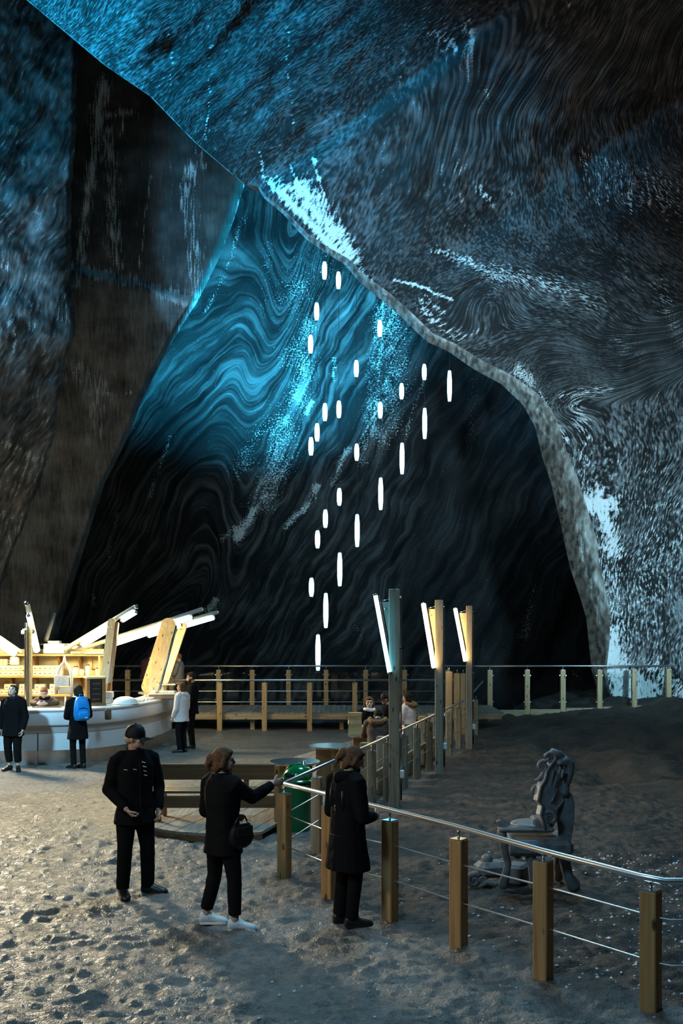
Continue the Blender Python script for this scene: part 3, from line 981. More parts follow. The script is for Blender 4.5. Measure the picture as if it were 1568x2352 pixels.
# near side of the walkway
nf = [(-7.7, 27.57), (-6.43, 27.57), (-4.9, 27.57), (-3.37, 27.57), (-2.13, 27.57), (-.88, 27.57), (.37, 27.57), (1.62, 27.57)]
nf = [(x, y, gz(x, y) - .03, 1.30, 0) for x, y in nf]
fence('cable_fence', 'pale post cable fence on the near side of the raised walkway', nf, [(-8.6, 27.57, 1.37), (3.3, 27.57, 1.37)], [], PINE_Z, w=.14, rail_r=.028)
nff = bpy.data.objects['cable_fence.002']
for z in (1.065, .765):
    part('cable', MB().tube([(-8.6, 27.57, z), (3.4, 27.57, z)], .012, 8), STEEL_B, nff, True)

# far side of the walkway with glass panels, going on to the right past the mound
bx = [-7.75, -6.54, -5.2, -3.76, -2.73, -1.62, -.47, .74, 1.93, 3.25]
bf = fence('glass_fence', 'glass panel fence on the far side of the raised walkway', [(x, 30.47, .46, 1.53, 0) for x in bx],
           [(-8.6, 30.47, 1.645), (4.1, 30.47, 1.645)], [], PINE_Z, w=.14, rail_r=.026, bury=.3)
CLIP = MB().cbox((0, 0, 0), (.05, .05, .05), .01).mesh('glass_clip', STEEL)


def panes(root, xs, y, z0, z1, hs):
    L0 = Vector(root.location)
    for i, (a, c) in enumerate(zip(xs[:-1], xs[1:])):
        w = c - a - .30
        part('glass_pane', MB().box(((a + c) / 2, y, (z0[i] + z1) / 2), (w, .012, z1 - z0[i])), GLASS, root)
        for hz in hs:
            for s, q in ((a, .095), (c, -.095)):
                link('glass_clip', CLIP, root, Vector((s + q, y, hz)) - L0)


panes(bf, bx, 30.47, [.58] * 9, 1.45, (1.38, .62))
rx_ = [4.54, 5.68, 6.77, 7.89, 8.95, 10.0, 11.1]
rp = []
for x in rx_:
    rp.append((x, 30.47, max(gz(x, 30.47), 0) - .03, 1.53 + .02 * max(0, x - 8), 0))
rf = fence('glass_fence', 'glass panel fence crossing the mound of salt on the right', rp, [(4.1, 30.47, 1.64), (11.9, 30.47, 1.66)], [], PINE_Z, w=.15, rail_r=.026)
panes(rf, rx_, 30.47, [max(.3, gz(x, 30.47) + .12) for x in rx_[:-1]], 1.45, (1.36, .55))
for a, c in zip(rx_[:-2], rx_[1:-1]):
    part('kick_board', MB().cbox(((a + c) / 2, 30.41, .2 + .035 * max(0, a - 5)), (c - a - .16, .05, .22)), PINE_X, rf)

# ================================================================== light pillars
PILL = [('blue', 909, 1855, 1353, .165, ((862, 1368), (894, 1543)), ((897, 1375), (903, 1520)), TUBE_BLUE, 'tall square timber pillar with a blue slanted tube light, nearest of three'),
        ('warm', 1012, 1776, 1378, .16, ((972, 1387), (996, 1533)), ((1003, 1398), (1006, 1520)), TUBE_WARM, 'tall timber pillar with a warm slanted tube light, middle of three'),
        ('warm', 1081, 1721, 1391, .145, ((1045, 1398), (1068, 1518)), ((1071, 1404), (1076, 1510)), TUBE_WARM, 'tall timber pillar with a warm slanted tube light, farthest of three')]
for kind, pxx, base, top, w, tb, bd, mat, lab in PILL:
    p = G(pxx - 3, base)
    p.y += w / 2
    h = CH - (top - HZ) * p.y / F
    root = thing('light_pillar', lab, 'light pillar', (p.x, p.y, gz(p.x, p.y)), 'timber light pillars')
    rot = Matrix.Rotation(-.12, 3, 'Z')
    part('post', MB().cbox((p.x, p.y, h / 2 - .1), (w, w, h + .2), .008, rot), WEATHER, root)
    dd = p.y - .02
    a, c = W(tb[0][0], tb[0][1], dd - .06), W(tb[1][0], tb[1][1], dd - .06)
    dr = (c - a).normalized()
    # slanted board between the post and the tube
    q0, q1 = a + dr * .10, c - dr * .08
    off = Vector((.085, .05, 0))
    wide = .17
    outl = [q0 + off, q0 + off + Vector((wide, 0, .0)), Vector((p.x - w * .3, q1.y, q1.z + .12)), q1 + off + Vector((.0, 0, 0))]
    ym = a.y + .06
    part('slanted_board', MB().prism([(v.x, v.z) for v in outl], lambda u, v, t: Vector((u, ym + t, v)), .035), WEATHER if kind == 'blue' else PINE_B, root)
    hs = part('tube_housing', MB().tube([a + Vector((.028, .035, 0)), c + Vector((.028, .035, 0))], .034, 8), STEEL, root)
    part('glow_tube', MB().tube([a, c], .042 if kind == 'warm' else .033, 12, rnd=False), mat, root, True)
    for e, s in ((a, -1), (c, 1)):
        part('end_cap', MB().tube([e + dr * s * .001, e + dr * s * .03], .036, 10), STEEL, root, True)
    for k in (.22, .75):
        e = a.lerp(c, k)
        part('bolt', MB().tube([Vector((e.x + .1, ym - .03, e.z + .05)), Vector((e.x + .1, ym + .03, e.z + .05))], .016, 8), STEEL, root, True)
    part('bracket_rod', MB().tube([Vector((q0.x + .09, ym, q0.z + .02)), Vector((p.x, ym, q0.z + .07))], .008, 6), STEEL, root, True)
    # conduit and socket box on the right side of the post
    cx = p.x + w / 2 + .02
    part('conduit', MB().tube([(p.x + w * .5, p.y - .02, h - .12), (cx, p.y - .02, h - .16), (cx, p.y - .02, .38)], .012, 8), STEEL, root, True)
    part('conduit', MB().tube([(cx + .005, p.y + .03, h - .1), (cx + .005, p.y + .03, .1)], .014, 8), BLACKP, root, True)
    part('socket_box', MB().cbox((cx + .015, p.y - .045, .52), (.075, .05, .13), .012), WHITEM, root)
    for zz in (1.1, 1.75, 2.5):
        part('pipe_clip', MB().box((cx, p.y - .04, zz), (.045, .03, .02)), STEEL, root)

# ================================================================== hanging tube lamps
STRANDS = [('leftmost', 714, 33.6, [(770, 812), (1005, 1046), (1328, 1370)]),
           ('second from left', 728, 34.1, [(696, 736), (973, 1014), (1219, 1259), (1458, 1540)]),
           ('third from left', 746, 34.6, [(602, 642), (927, 967), (1171, 1212), (1363, 1442)]),
           ('fourth from left', 778, 35.1, [(625, 664), (921, 960), (1122, 1161), (1270, 1346)]),
           ('fifth from left', 819, 35.6, [(828, 866), (1020, 1058), (1182, 1256)]),
           ('sixth from left', 873, 36.1, [(736, 774), (924, 961), (1098, 1171)]),
           ('third from right', 923, 36.6, [(881, 917), (1018, 1089)]),
           ('second from right', 975, 37.1, [(837, 873), (938, 1008)]),
           ('rightmost', 1033, 37.6, [(852, 922)])]
ORD = ['topmost', 'second from top', 'third from top', 'fourth and lowest']
for sn, sx_, dd, ls in STRANDS:
    prev = 470 if sx_ < 1000 else 700
    for i, (y0, y1) in enumerate(ls):
        xo = sx_ + (i - 1) * 1.0
        a, c = W(xo, y0, dd), W(xo, y1, dd)
        long_ = (y1 - y0) > 55
        kind = 'long' if long_ else 'short'
        if len(ls) == 1: pos = 'the only lamp'
        elif i == len(ls) - 1: pos = 'lowest lamp'
        else: pos = ORD[i] + ' lamp'
        root = thing('hanging_tube_lamp', f'{kind} glowing white tube, {pos} on the {sn} hanging strand', 'lamp', (c.x, c.y, c.z), 'hanging tube lamps')
        R = .088
        H = a.z - c.z
        prof = [(R * .62, 0), (R * .68, .02), (R * .86, H * .16), (R, H * .3), (R, H * .7), (R * .86, H * .84), (R * .68, H - .02), (R * .62, H)]
        part('glow_tube', MB().lathe(prof, c, 12), TUBE_COOL, root, True)
        part('end_cap', MB().lathe([(R * .3, H), (R * .58, H + .001), (R * .5, H + .035), (.01, H + .05)], c, 10), STEEL, root, True)
        part('end_cap', MB().lathe([(.01, -.05), (R * .5, -.035), (R * .58, -.001), (R * .3, 0)], c, 10), STEEL, root, True)
        up = W(xo, prev, dd)
        part('cable', MB().tube([(a.x, a.y, a.z), (a.x, a.y, up.z)], .007, 6), CABLE, root, True)
        prev = y1 + 4
# ================================================================== the bar
BARC = [(-10.6, 22.2), (-9.6, 21.3), (-8.4, 20.75), (-7.05, 20.45), (-5.9, 20.55), (-5.2, 20.92), (-4.72, 21.65), (-4.45, 22.7), (-4.27, 24.1), (-4.35, 25.4), (-4.75, 26.2)]


def smooth_path(pts, n):
    pts = np.array(pts, float)
    s = np.r_[0, np.cumsum(np.linalg.norm(np.diff(pts, axis=0), axis=1))]
    t = np.linspace(0, s[-1], n)
    # Catmull-Rom through the points by arc length
    out = []
    for tt in t:
        i = min(max(np.searchsorted(s, tt) - 1, 0), len(pts) - 2)
        u = (tt - s[i]) / (s[i + 1] - s[i])
        p0 = pts[max(i - 1, 0)]; p1 = pts[i]; p2 = pts[i + 1]; p3 = pts[min(i + 2, len(pts) - 1)]
        out.append(.5 * ((2 * p1) + (-p0 + p2) * u + (2 * p0 - 5 * p1 + 4 * p2 - p3) * u * u + (-p0 + 3 * p1 - 3 * p2 + p3) * u ** 3))
    return np.array(out)


BP = smooth_path(BARC, 61)
BT = np.gradient(BP, axis=0); BT /= np.linalg.norm(BT, axis=1)[:, None]
BN = np.stack([BT[:, 1], -BT[:, 0]], -1)          # points away from the bar, towards the guests


def band(mb, i0, i1, prof):
    """prof: closed outline of (outward offset, z); swept along the counter"""
    rings = []
    for i in range(i0, i1 + 1):
        rings.append([Vector((BP[i, 0] + BN[i, 0] * o, BP[i, 1] + BN[i, 1] * o, z)) for o, z in prof])
    return mb.rings(rings)


bar = thing('bar_counter', 'curved white bar counter with a steel kick plate under glowing beams', 'bar counter', (-7, 22.5, 0))
part('counter_top', band(MB(), 0, 60, [(-.62, 1.10), (.13, 1.10), (.15, 1.115), (.15, 1.135), (.13, 1.15), (-.62, 1.15)]), WHITEP, bar, 'auto')
part('upper_fascia', band(MB(), 0, 60, [(.02, .80), (.10, .815), (.125, .86), (.125, 1.06), (.10, 1.10), (.02, 1.10)]), WHITEP, bar, 'auto')
part('reveal_band', band(MB(), 0, 60, [(-.04, .66), (.035, .66), (.035, .80), (-.04, .80)]), plain('grey_band', (.42, .42, .42), .5), bar, 'auto')
SEAMS = [0, 9, 18, 25, 30, 36, 43, 51, 60]
for i0, i1 in zip(SEAMS[:-1], SEAMS[1:]):
    mb = MB()
    rings = []
    for i in range(i0, i1 + 1):
        sh = .012 if i == i0 else (-.012 if i == i1 else 0)
        x = BP[i] + BT[i] * sh
        rings.append([Vector((x[0] + BN[i, 0] * o, x[1] + BN[i, 1] * o, z)) for o, z in ((-.02, .295), (.02, .295), (.02, .655), (-.02, .655))])
    part('front_panel', mb.rings(rings), WHITEP, bar, 'auto')
    rings2 = []
    for i in range(i0, i1 + 1):
        sh = .003 if i == i0 else (-.003 if i == i1 else 0)
        x = BP[i] + BT[i] * sh
        rings2.append([Vector((x[0] + BN[i, 0] * o, x[1] + BN[i, 1] * o, z)) for o, z in ((-.04, -.05), (.0, -.05), (.0, .29), (-.04, .29))])
    part('kick_plate', MB().rings(rings2), STEEL_K, bar, 'auto')
part('inner_carcass', band(MB(), 0, 60, [(-.30, -.05), (-.06, -.05), (-.06, 1.10), (-.30, 1.10)]), DARKW, bar, 'auto')
i = 34
pq = BP[33]
part('front_plaque', MB().cbox((W(248, 1641, 20.75).x, W(248, 1641, 20.75).y, W(248, 1641, 20.75).z), (.135, .05, .22), .02, Matrix.Rotation(.35, 3, 'Z')), BROWNP, bar, label='dark brown rounded plaque')

# ---- back shelves
SY = 24.0
shf = thing('shelf_unit', 'long pine shelf unit stocked with white boxes behind the bar counter', 'shelf', (-8, SY, 0))
x0, x1 = -11.2, W(240, 1500, SY).x
part('back_board', MB().box(((x0 + x1) / 2, SY + .32, 1.15), (x1 - x0, .04, 2.3)), SHELFBACK, shf)
SHZ = [CH - (yy - HZ) * SY / F for yy in (1502, 1552, 1595)]
for z, nm in zip(SHZ, range(3)):
    xe = x1 + (.0, -.12, -.25)[nm]
    part('shelf', MB().cbox(((x0 + xe) / 2, SY + .13, z - .025), (xe - x0, .36, .05), .006), SHELFW, shf)
for px_ in (22, 78, 132, 180, -30):
    for zi in (0, 1):
        c = W(px_, 1500, SY)
        z = SHZ[zi] - .05
        part('shelf_bracket', MB().prism([(0, 0), (0, -.30), (-.06, -.30), (-.28, 0)], lambda a, b, t: Vector((c.x + t, SY + .30 + a, z + b)), .06), DARKW, shf)
part('end_board', MB().box((x1 - .12, SY + .14, 1.15), (.04, .36, 2.2)), SHELFW, shf)
part('upright', MB().box((W(200, 1500, SY).x, SY + .29, 1.2), (.10, .05, 2.0)), SHELFW, shf)

# stock on the shelves
bi = [0]
BOXM = MB().cbox((0, 0, .055), (.125, .14, .11), .006).mesh('carton', WHITEM)
LIDM = MB().cbox((0, 0, 0), (.129, .144, .018), .004).mesh('lid', CREAM)
DOTM = MB().box((0, 0, 0), (.05, .003, .02)).mesh('printed_mark', INK)


def carton(x, z, lab):
    o = link('small_carton', BOXM, None, (x, SY + .06, z))
    tag(o, lab, 'box', 'white cartons on the bar shelves')
    link('lid', LIDM, o, (0, 0, .112))
    link('printed_mark', DOTM, o, (0, -.072, .05))


NTH = ['first', 'second', 'third', 'fourth', 'fifth', 'sixth', 'seventh', 'eighth', 'ninth', 'tenth', 'eleventh']
ROWN = ['lower', 'upper']
zz = SHZ[1] + .0015
for r_ in (0, 1):
    for k in range(6):
        carton(W(81 + k * 11.3, 1500, SY).x, zz + r_ * .125, f'small white carton on the middle shelf, {NTH[k]} right of the bar post, {ROWN[r_]} row')
    for k in range(5):
        carton(W(2 + k * 11.6, 1500, SY).x, zz + r_ * .125, f'small white carton on the middle shelf, {NTH[k]} from the left frame edge, {ROWN[r_]} row')
zz = SHZ[2] + .0015
for k in range(11):
    if k in (5,): continue
    carton(W(4 + k * 11.6, 1500, SY).x, zz + 0, f'small white carton on the lowest shelf, {NTH[k]} from the left frame edge, lower row')
    if k % 3: carton(W(4 + k * 11.6, 1500, SY).x, zz + .125, f'small white carton stacked on the lowest shelf, {NTH[k]} column from the left frame edge')


def simple(name, mb, mat, lab, cat, loc, group=None, smooth=False):
    o = link(name, mb.mesh(name, mat, smooth, loc), None, loc)
    return tag(o, lab, cat, group)


# jars and tins right of the hanging ring, on the middle shelf
z = SHZ[1] + .002
for k, (pp, hh, rr_, mt) in enumerate([(172, .20, .075, WHITEM), (186, .15, .06, CREAM), (200, .24, .06, WHITEM), (212, .13, .07, PAPER), (222, .16, .06, CREAM)]):
    c = Vector((W(pp, 1500, SY).x, SY + .08, z))
    o = simple('storage_jar', MB().lathe([(rr_ * .9, 0), (rr_, .02), (rr_, hh - .04), (rr_ * .7, hh)], c, 14), mt, ['tall white storage jar beside the hanging ring on the middle shelf', 'squat cream jar second from the hanging ring on the middle shelf', 'tallest white jar on the middle shelf, third from the hanging ring', 'low brown jar on the middle shelf, second from its end', 'cream jar at the right end of the middle shelf'][k], 'jar', c, 'jars on the middle shelf', 'auto')
    part('lid', MB().lathe([(rr_ * .72, hh), (rr_ * .75, hh + .005), (rr_ * .75, hh + .025), (rr_ * .6, hh + .03)], c, 14), DARKW, o, 'auto')
c = Vector((W(17.5, 1500, SY).x, SY - .02, SHZ[1] + .255))
simple('white_canister', MB().cbox(c + Vector((.16, .05, .10)), (.19, .17, .20), .02), WHITEM, 'tall white canister standing on cartons on the middle shelf', 'canister', c)
for k, pp in enumerate((2, 11)):
    c = Vector((W(pp - 2, 1500, SY).x, SY + .09, SHZ[1] + .255))
    o = simple('cream_mug', MB().lathe([(.06, 0), (.065, .01), (.068, .14), (.05, .14)], c, 14), CREAM, ['cream mug at the left frame edge on the middle shelf', 'cream mug second from the left on the middle shelf'][k], 'mug', c, 'mugs on the middle shelf', 'auto')
    part('handle', MB().tube([c + Vector((.065, 0, .11)), c + Vector((.11, 0, .10)), c + Vector((.11, 0, .04)), c + Vector((.065, 0, .03))], .01, 6), CREAM, o, True)
# on top of the shelf unit
c = W(124, 1499, SY - .1); c.z = SHZ[0] + .002
o = simple('projector_box', MB().cbox(c + Vector((0, .12, .13)), (.50, .30, .24), .02), WHITEM, 'large white box on top of the pine shelf unit', 'box', c)
part('upper_case', MB().cbox(c + Vector((-.02, .12, .285)), (.28, .22, .06), .015), plain('pale_blue_case', (.5, .68, .74), .4), o)
c = W(172, 1499, SY - .1); c.z = SHZ[0] + .002
o = simple('flat_parcel', MB().cbox(c + Vector((0, .1, .03)), (.22, .2, .055), .01), CREAM, 'flat cream parcel on the shelf top below the glowing beam', 'parcel', c)
part('string', MB().box(c + Vector((0, .1, .059)), (.23, .02, .006)), DARKW, o)
c = W(214, 1499, SY - .1); c.z = SHZ[0] + .004
o = simple('paper_stack', MB().cbox(c + Vector((0, .1, .012)), (.46, .24, .022), .004), WHITEM, 'stack of pale papers at the right end of the shelf top', 'papers', c)
part('top_sheet', MB().box(c + Vector((.02, .09, .032)), (.36, .2, .014), Matrix.Rotation(.1, 3, 'Z')), CREAM, o)

# ---- hanging ring with the notice
sgx = W(148, 1540, 22.9)
ring = thing('hanging_notice_ring', 'white teardrop ring with a printed notice hanging at the bar', 'sign', W(148, 1640, 22.9))
rp_ = [(148, 1504), (146, 1520), (139, 1530), (134, 1541), (131.5, 1552), (131.5, 1566), (132, 1585)]
rp2 = [(148, 1504), (150, 1520), (157, 1530), (162, 1541), (164.5, 1552), (164.5, 1566), (164, 1600)]
part('ring_frame', MB().tube([W(a, b_, 22.9) for a, b_ in rp_], [.012, .02, .035, .04, .04, .035, .03], 10), WHITEM, ring, True)
part('ring_frame', MB().tube([W(a, b_, 22.9) for a, b_ in rp2], [.012, .02, .035, .04, .04, .035, .03], 10), WHITEM, ring, True)
a, b_ = W(124, 1552, 22.82), W(158, 1576, 22.82)
part('notice_sheet', MB().box(((a.x + b_.x) / 2, 22.82, (a.z + b_.z) / 2), (b_.x - a.x, .006, a.z - b_.z)), WHITEM, ring)
for li, (row, words) in enumerate([(1558.3, [(134.5, 140), (141.5, 146)]), (1562, [(131.5, 139.5), (141.5, 149)]), (1565.8, [(129.5, 136.5), (137.5, 139.2), (141, 150.5)]), (1569.6, [(131.5, 135.5), (137.5, 147.5)])]):
    for (wa, wb) in words:
        p, q = W(wa, row, 22.815), W(wb, row, 22.815)
        n = max(2, int((wb - wa) / 1.1))
        mb = MB()
        for j in range(n):
            xx = p.x + (q.x - p.x) * (j + .5) / n
            hh = (.012, .016, .011, .014)[(j * 3 + li) % 4]
            mb.box((xx, 22.8155, p.z), ((q.x - p.x) / n * .62, .002, hh))
        part('printed_word', mb, INK, ring)
p, q = W(128, 1554.5, 22.815), W(151.5, 1572.6, 22.815)
part('printed_border', MB().tube([(p.x, 22.8155, p.z), (q.x, 22.8155, p.z), (q.x, 22.8155, q.z), (p.x, 22.8155, q.z)], .003, 4, closed=True), INK, ring)
part('cloth_panel', MB().cbox((W(149, 1585, 22.95).x, 22.95, W(149, 1585, 22.95).z), (.3, .03, .17), .01), CREAM, ring)
part('hang_cord', MB().tube([W(148, 1504, 22.9), W(148, 1490, 23.2)], .006, 6), CABLE, ring, True)
part('stand_foot', MB().tube([W(150, 1600, 22.95), Vector((W(150, 1600, 22.95).x, 22.95, .0))], .018, 8), STEEL, ring, True)

# ---- glowing beams radiating from the middle
HUB = Vector((-7.0, 24.6, 2.28))
hub = thing('beam_hub', 'steel drum hub the glowing beams radiate from above the shelves', 'hub', HUB)
part('drum', MB().lathe([(.95, -.10), (1.0, -.08), (1.0, .12), (.95, .14), (.85, .14), (.85, -.10)], HUB + Vector((0, 1.1, -.02)), 28), STEEL, hub, 'auto')
part('drum_post', MB().tube([HUB + Vector((0, 1.1, -2.28)), HUB + Vector((0, 1.1, .1))], .09, 12), STEEL, hub, True)
BEAMS = [('right', (150, 1491, 23.6), (312, 1393, 22.4), 'glowing beam rising right above the bar, nearest the slanted post'),
         ('right2', (170, 1496, 24.3), (465, 1399, 25.0), 'long glowing beam rising right over the pale pine boards'),
         ('right3', (250, 1478, 26.0), (500, 1406, 26.6), 'farthest right glowing beam with a bluish tip above the boards'),
         ('front', (87, 1492, 24.0), (62, 1386, 20.9), 'glowing beam rising towards the camera over the bar'),
         ('back', (106, 1470, 26.0), (124, 1410, 27.5), 'short dim beam rising behind the white box on the shelves'),
         ('left', (46, 1497, 23.6), (-60, 1425, 22.2), 'glowing beam rising left out of the picture')]
for nm, s, e, lab in BEAMS:
    a, c = W(*s), W(*e)
    dr = (c - a).normalized()
    root = thing('glowing_beam', lab, 'light beam', a, 'glowing beams over the bar')
    part('beam_tube', MB().tube([a, c], .055, 12), BEAMST, root, True)
    part('end_cap', MB().tube([c, c + dr * .02], .058, 12), STEEL, root, True)
    dn = Vector((0, 0, -1)); dn = (dn - dr * dn.dot(dr)).normalized()
    L_ = (c - a).length
    if nm == 'back': continue
    segs = {'right': [(.24, .64, TUBE_BAR), (.80, .97, TUBE_DAY)], 'right2': [(.24, .70, TUBE_BAR), (.74, .90, TUBE_DAY), (.55, .80, TUBE_BAR)], 'right3': [(.66, .95, TUBE_DAY)],
            'front': [(.12, .52, TUBE_BAR), (.66, .86, TUBE_DAY)], 'left': [(.1, .8, TUBE_BAR)]}[nm]
    for j, (u, v, mt) in enumerate(segs):
        dep = .12 if j < 2 else .19
        R = .075 if mt is TUBE_BAR else .05
        p, q = a + dr * L_ * u + dn * dep, a + dr * L_ * v + dn * dep
        part('glow_tube', MB().tube([p, q], R, 12), mt, root, True)
        for ee, s_ in ((p, -1), (q, 1)):
            part('tube_socket', MB().tube([ee, ee + dr * s_ * .05], R * .8, 10), STEEL, root, True)
            part('hanger', MB().tube([ee + dr * s_ * .03, ee + dr * s_ * .03 - dn * (dep - .02)], .012, 6), STEEL, root, True)

# boards that carry the beams


def board(lab, top, bot, wt, wb, d0, d1, mat, th=.06, rounded=True, strip=None, rot=0):
    """slanted pine board between two photo points, wt/wb: widths in metres"""
    a, c = W(top[0], top[1], d0), W(bot[0], bot[1], d1)
    dr = (c - a); L_ = dr.length; dr.normalize()
    side = Vector((math.cos(rot), math.sin(rot), 0)); side = (side - dr * side.dot(dr)).normalized()
    nrm = dr.cross(side)
    out = []
    n = 9
    for k in range(n + 1):
        t = math.pi * k / n
        out.append((-math.cos(t) * wt / 2, -math.sin(t) * wt / 2 * .8))
    for k in range(n + 1):
        t = math.pi * k / n
        out.append((math.cos(t) * wb / 2, L_ + math.sin(t) * wb / 2 * (.9 if rounded else .05)))
    root = thing('slanted_board', lab, 'board', c)
    fr = lambda u, v, t: a + side * u + dr * v + nrm * t
    part('board', MB().prism(out, fr, th), mat, root)
    if strip:
        part('edge_strip', MB().box((a + c) / 2 + side * strip[0], (strip[1], .12, L_ * .98), Matrix((side, nrm * -1, dr)).transposed()), strip[2], root)
    for k in (.08, .9):
        for s_ in (-.2, .2):
            q = a + dr * L_ * k + side * s_ * wt
            part('screw', MB().tube([q - nrm * (th / 2 + .006), q + nrm * (th / 2 + .006)], .014, 8), STEEL, root, True)
    return root


b1 = board('slanted pine post with dark edge strip at the right end of the shelves', (257, 1428), (235, 1611), .17, .20, 22.6, 22.1, PINE_B, .08, False, (.125, .07, DARKW))
b2 = board('wide pale pine board hanging from the long beam', (387, 1432), (342, 1578), .34, .36, 24.6, 24.0, PINE_B)
b2b = board('second pine board overlapping the wide one, lower rounded end', (392, 1434), (352, 1582), .26, .26, 24.25, 23.72, PINE_B, strip=(.15, .03, STEEL))
b3 = board('narrow pale pine board with a rounded end right of the wide board', (421, 1437), (375, 1564), .20, .29, 26.2, 25.2, PINE_B)
for b0, pxy, dd in ((b2, (338, 1600), 24.0), (b2b, (349, 1592), 23.72), (b3, (373, 1583), 25.2)):
    q = W(pxy[0], pxy[1] - 12, dd)
    part('foot_bracket', MB().cbox((q.x, q.y, (q.z + 1.153) / 2), (.10, .06, max(.06, q.z - 1.153)), .01), CREAM, b0)
# post carrying the beam that comes forward
fpst = thing('bar_light_post', 'dark upright steel-edged post in front of the shelves', 'post', Vector((W(65, 1500, 21.9).x, 21.9, 0)))
q0, q1 = W(65, 1430, 21.9), W(66, 1604, 21.9)
part('core', MB().cbox((q0.x, 21.9, (q0.z + .0) / 2 + .0), (.05, .08, q0.z), .006), DARKW, fpst)
for s_ in (-1, 1):
    part('side_rail', MB().cbox((q0.x + s_ * .05, 21.9, q0.z / 2), (.045, .09, q0.z), .01), STEEL if s_ < 0 else SHELFW, fpst)
cx = W(52, 1450, 21.85)
part('camera_body', MB().cbox(cx + Vector((0, 0, -.02)), (.05, .11, .10), .02), WHITEM, fpst, label='small white camera')
part('camera_arm', MB().tube([cx + Vector((0, 0, .03)), cx + Vector((.09, 0, .05))], .02, 8), WHITEM, fpst, True)

# ---- things on the counter
CT = 1.151


def onbar(px_, dd):
    p = W(px_, 1600, dd); p.z = CT
    return p


c = onbar(218, 21.5)
cab = thing('wine_cabinet', 'brown wooden bottle cabinet with dark glass doors on the counter', 'cabinet', c)
R_ = Matrix.Rotation(.42, 3, 'Z')


def cabp(nm, off, size, mat, bev=.008):
    return part(nm, MB().cbox(c + R_ @ Vector(off), size, bev, R_), mat, cab)


cabp('carcass', (0, .02, .30), (.36, .30, .56), DARKW)
cabp('base', (0, 0, .02), (.42, .38, .04), DARKW)
cabp('top', (0, 0, .60), (.43, .39, .04), PINE_B)
cabp('glass_door', (0, -.145, .31), (.24, .015, .48), DARKGLASS)
cabp('glass_door', (.188, .0, .31), (.015, .22, .48), DARKGLASS)
for s_ in (-1, 1):
    cabp('corner_post', (s_ * .165, -.15, .31), (.07, .03, .54), DARKW)
for k in range(4):
    cabp('bottle_rest', (0, -.158, .14 + k * .11), (.16, .012, .014), STEEL, .003)
for k in range(2):
    c2 = onbar(246 + k * 1.5, 21.9) + Vector((0, 0, k * .135))
    o = simple('white_carton', MB().cbox(c2 + Vector((0, 0, .065)), (.22 + .01 * k, .18, .128), .008), WHITEM, ['white carton on the counter beside the bottle cabinet, lower one', 'white carton stacked on another beside the bottle cabinet'][k], 'box', c2, 'stacked white cartons on the counter')
    part('tape', MB().box(c2 + Vector((0, 0, .1305)), (.06, .181, .003)), CREAM, o)
c2 = onbar(287, 21.9)
o = simple('cake_dome', MB().lathe([(.28, 0), (.28, .02), (.25, .08), (.18, .13), (.09, .155), (.01, .16)], c2, 24), WHITEM, 'white domed cloth cover lying on the counter', 'cover', c2, None, 'auto')
part('cloth_hem', MB().lathe([(.30, .0), (.31, .008), (.30, .016), (.27, .016)], c2, 24), CREAM, o, 'auto')
for k, (pp, dd) in enumerate(((318, 22.3), (327, 22.5), (336, 22.8), (346, 23.0))):
    c2 = onbar(pp, dd)
    o = simple('small_bowl', MB().lathe([(.03, 0), (.045, .006), (.075, .06), (.07, .062), (.04, .02), (.01, .015)], c2, 14), WHITEM, ['white bowl nearest the domed cover on the counter', 'second white bowl from the domed cover', 'third white bowl from the domed cover', 'white bowl nearest the display tray on the counter'][k], 'bowl', c2, 'white bowls on the counter', 'auto')
c2 = onbar(376, 23.5)
tr = thing('display_tray', 'wooden display tray of pale parcels at the right end of the counter', 'tray', c2)
part('tray_side', MB().cbox(c2 + Vector((0, 0, .06)), (.62, .5, .10), .01), plain('tray_brown', (.32, .17, .09), .5, var=.3, scale=25), tr)
part('tray_rim', MB().cbox(c2 + Vector((0, 0, .12)), (.66, .54, .025), .006), CREAM, tr)
rb = random.Random(2)
for k in range(7):
    part('parcel', MB().cbox(c2 + Vector((-.24 + .08 * k, rb.uniform(-.15, .1), .16)), (.09, .16, .05), .01, Matrix.Rotation(rb.uniform(-.5, .5), 3, 'Z')), WHITEM, tr)
c2 = onbar(381, 24.6)
gl = thing('glass_display', 'low glass display case on the far end of the counter', 'display case', c2)
part('glass_box', MB().box(c2 + Vector((0, 0, .14)), (.5, .4, .24)), GLASS, gl)
part('steel_frame', MB().tube([c2 + Vector((-.26, -.21, .27)), c2 + Vector((.26, -.21, .27)), c2 + Vector((.26, .21, .27)), c2 + Vector((-.26, .21, .27))], .012, 6, closed=True), STEEL, gl)
part('case_base', MB().cbox(c2 + Vector((0, 0, .01)), (.54, .44, .02), .004), STEEL, gl)
c2 = onbar(110, 20.95)
o = simple('black_counter_mat', MB().cbox(c2 + Vector((0, 0, .008)), (.60, .22, .014), .004), BLACKP, 'black mat on the counter in front of the vendor', 'mat', c2)
part('mat_rim', MB().cbox(c2 + Vector((0, -.11, .012)), (.60, .02, .02), .004), BLACKP, o)
c2 = onbar(4, 21.0)
o = simple('napkin_tray', MB().cbox(c2 + Vector((0, 0, .04)), (.34, .24, .075), .012), CREAM, 'cream tray on the counter behind the woman looking up', 'tray', c2)
part('napkins', MB().cbox(c2 + Vector((0, 0, .09)), (.26, .18, .03), .01), WHITEM, o)

# ================================================================== bench, tables, bin
bz = .10
bn = thing('wooden_bench', 'long brown wooden bench with an open back on the terrace deck', 'bench', Vector((-1.75, 14.25, bz)))
bxl, bxr = -2.60, -.88
YB = 14.0


def bp_(nm, c, s, mat=BENCHW, rot=None, bev=.012):
    return part(nm, MB().cbox(c, s, bev, rot), mat, bn)


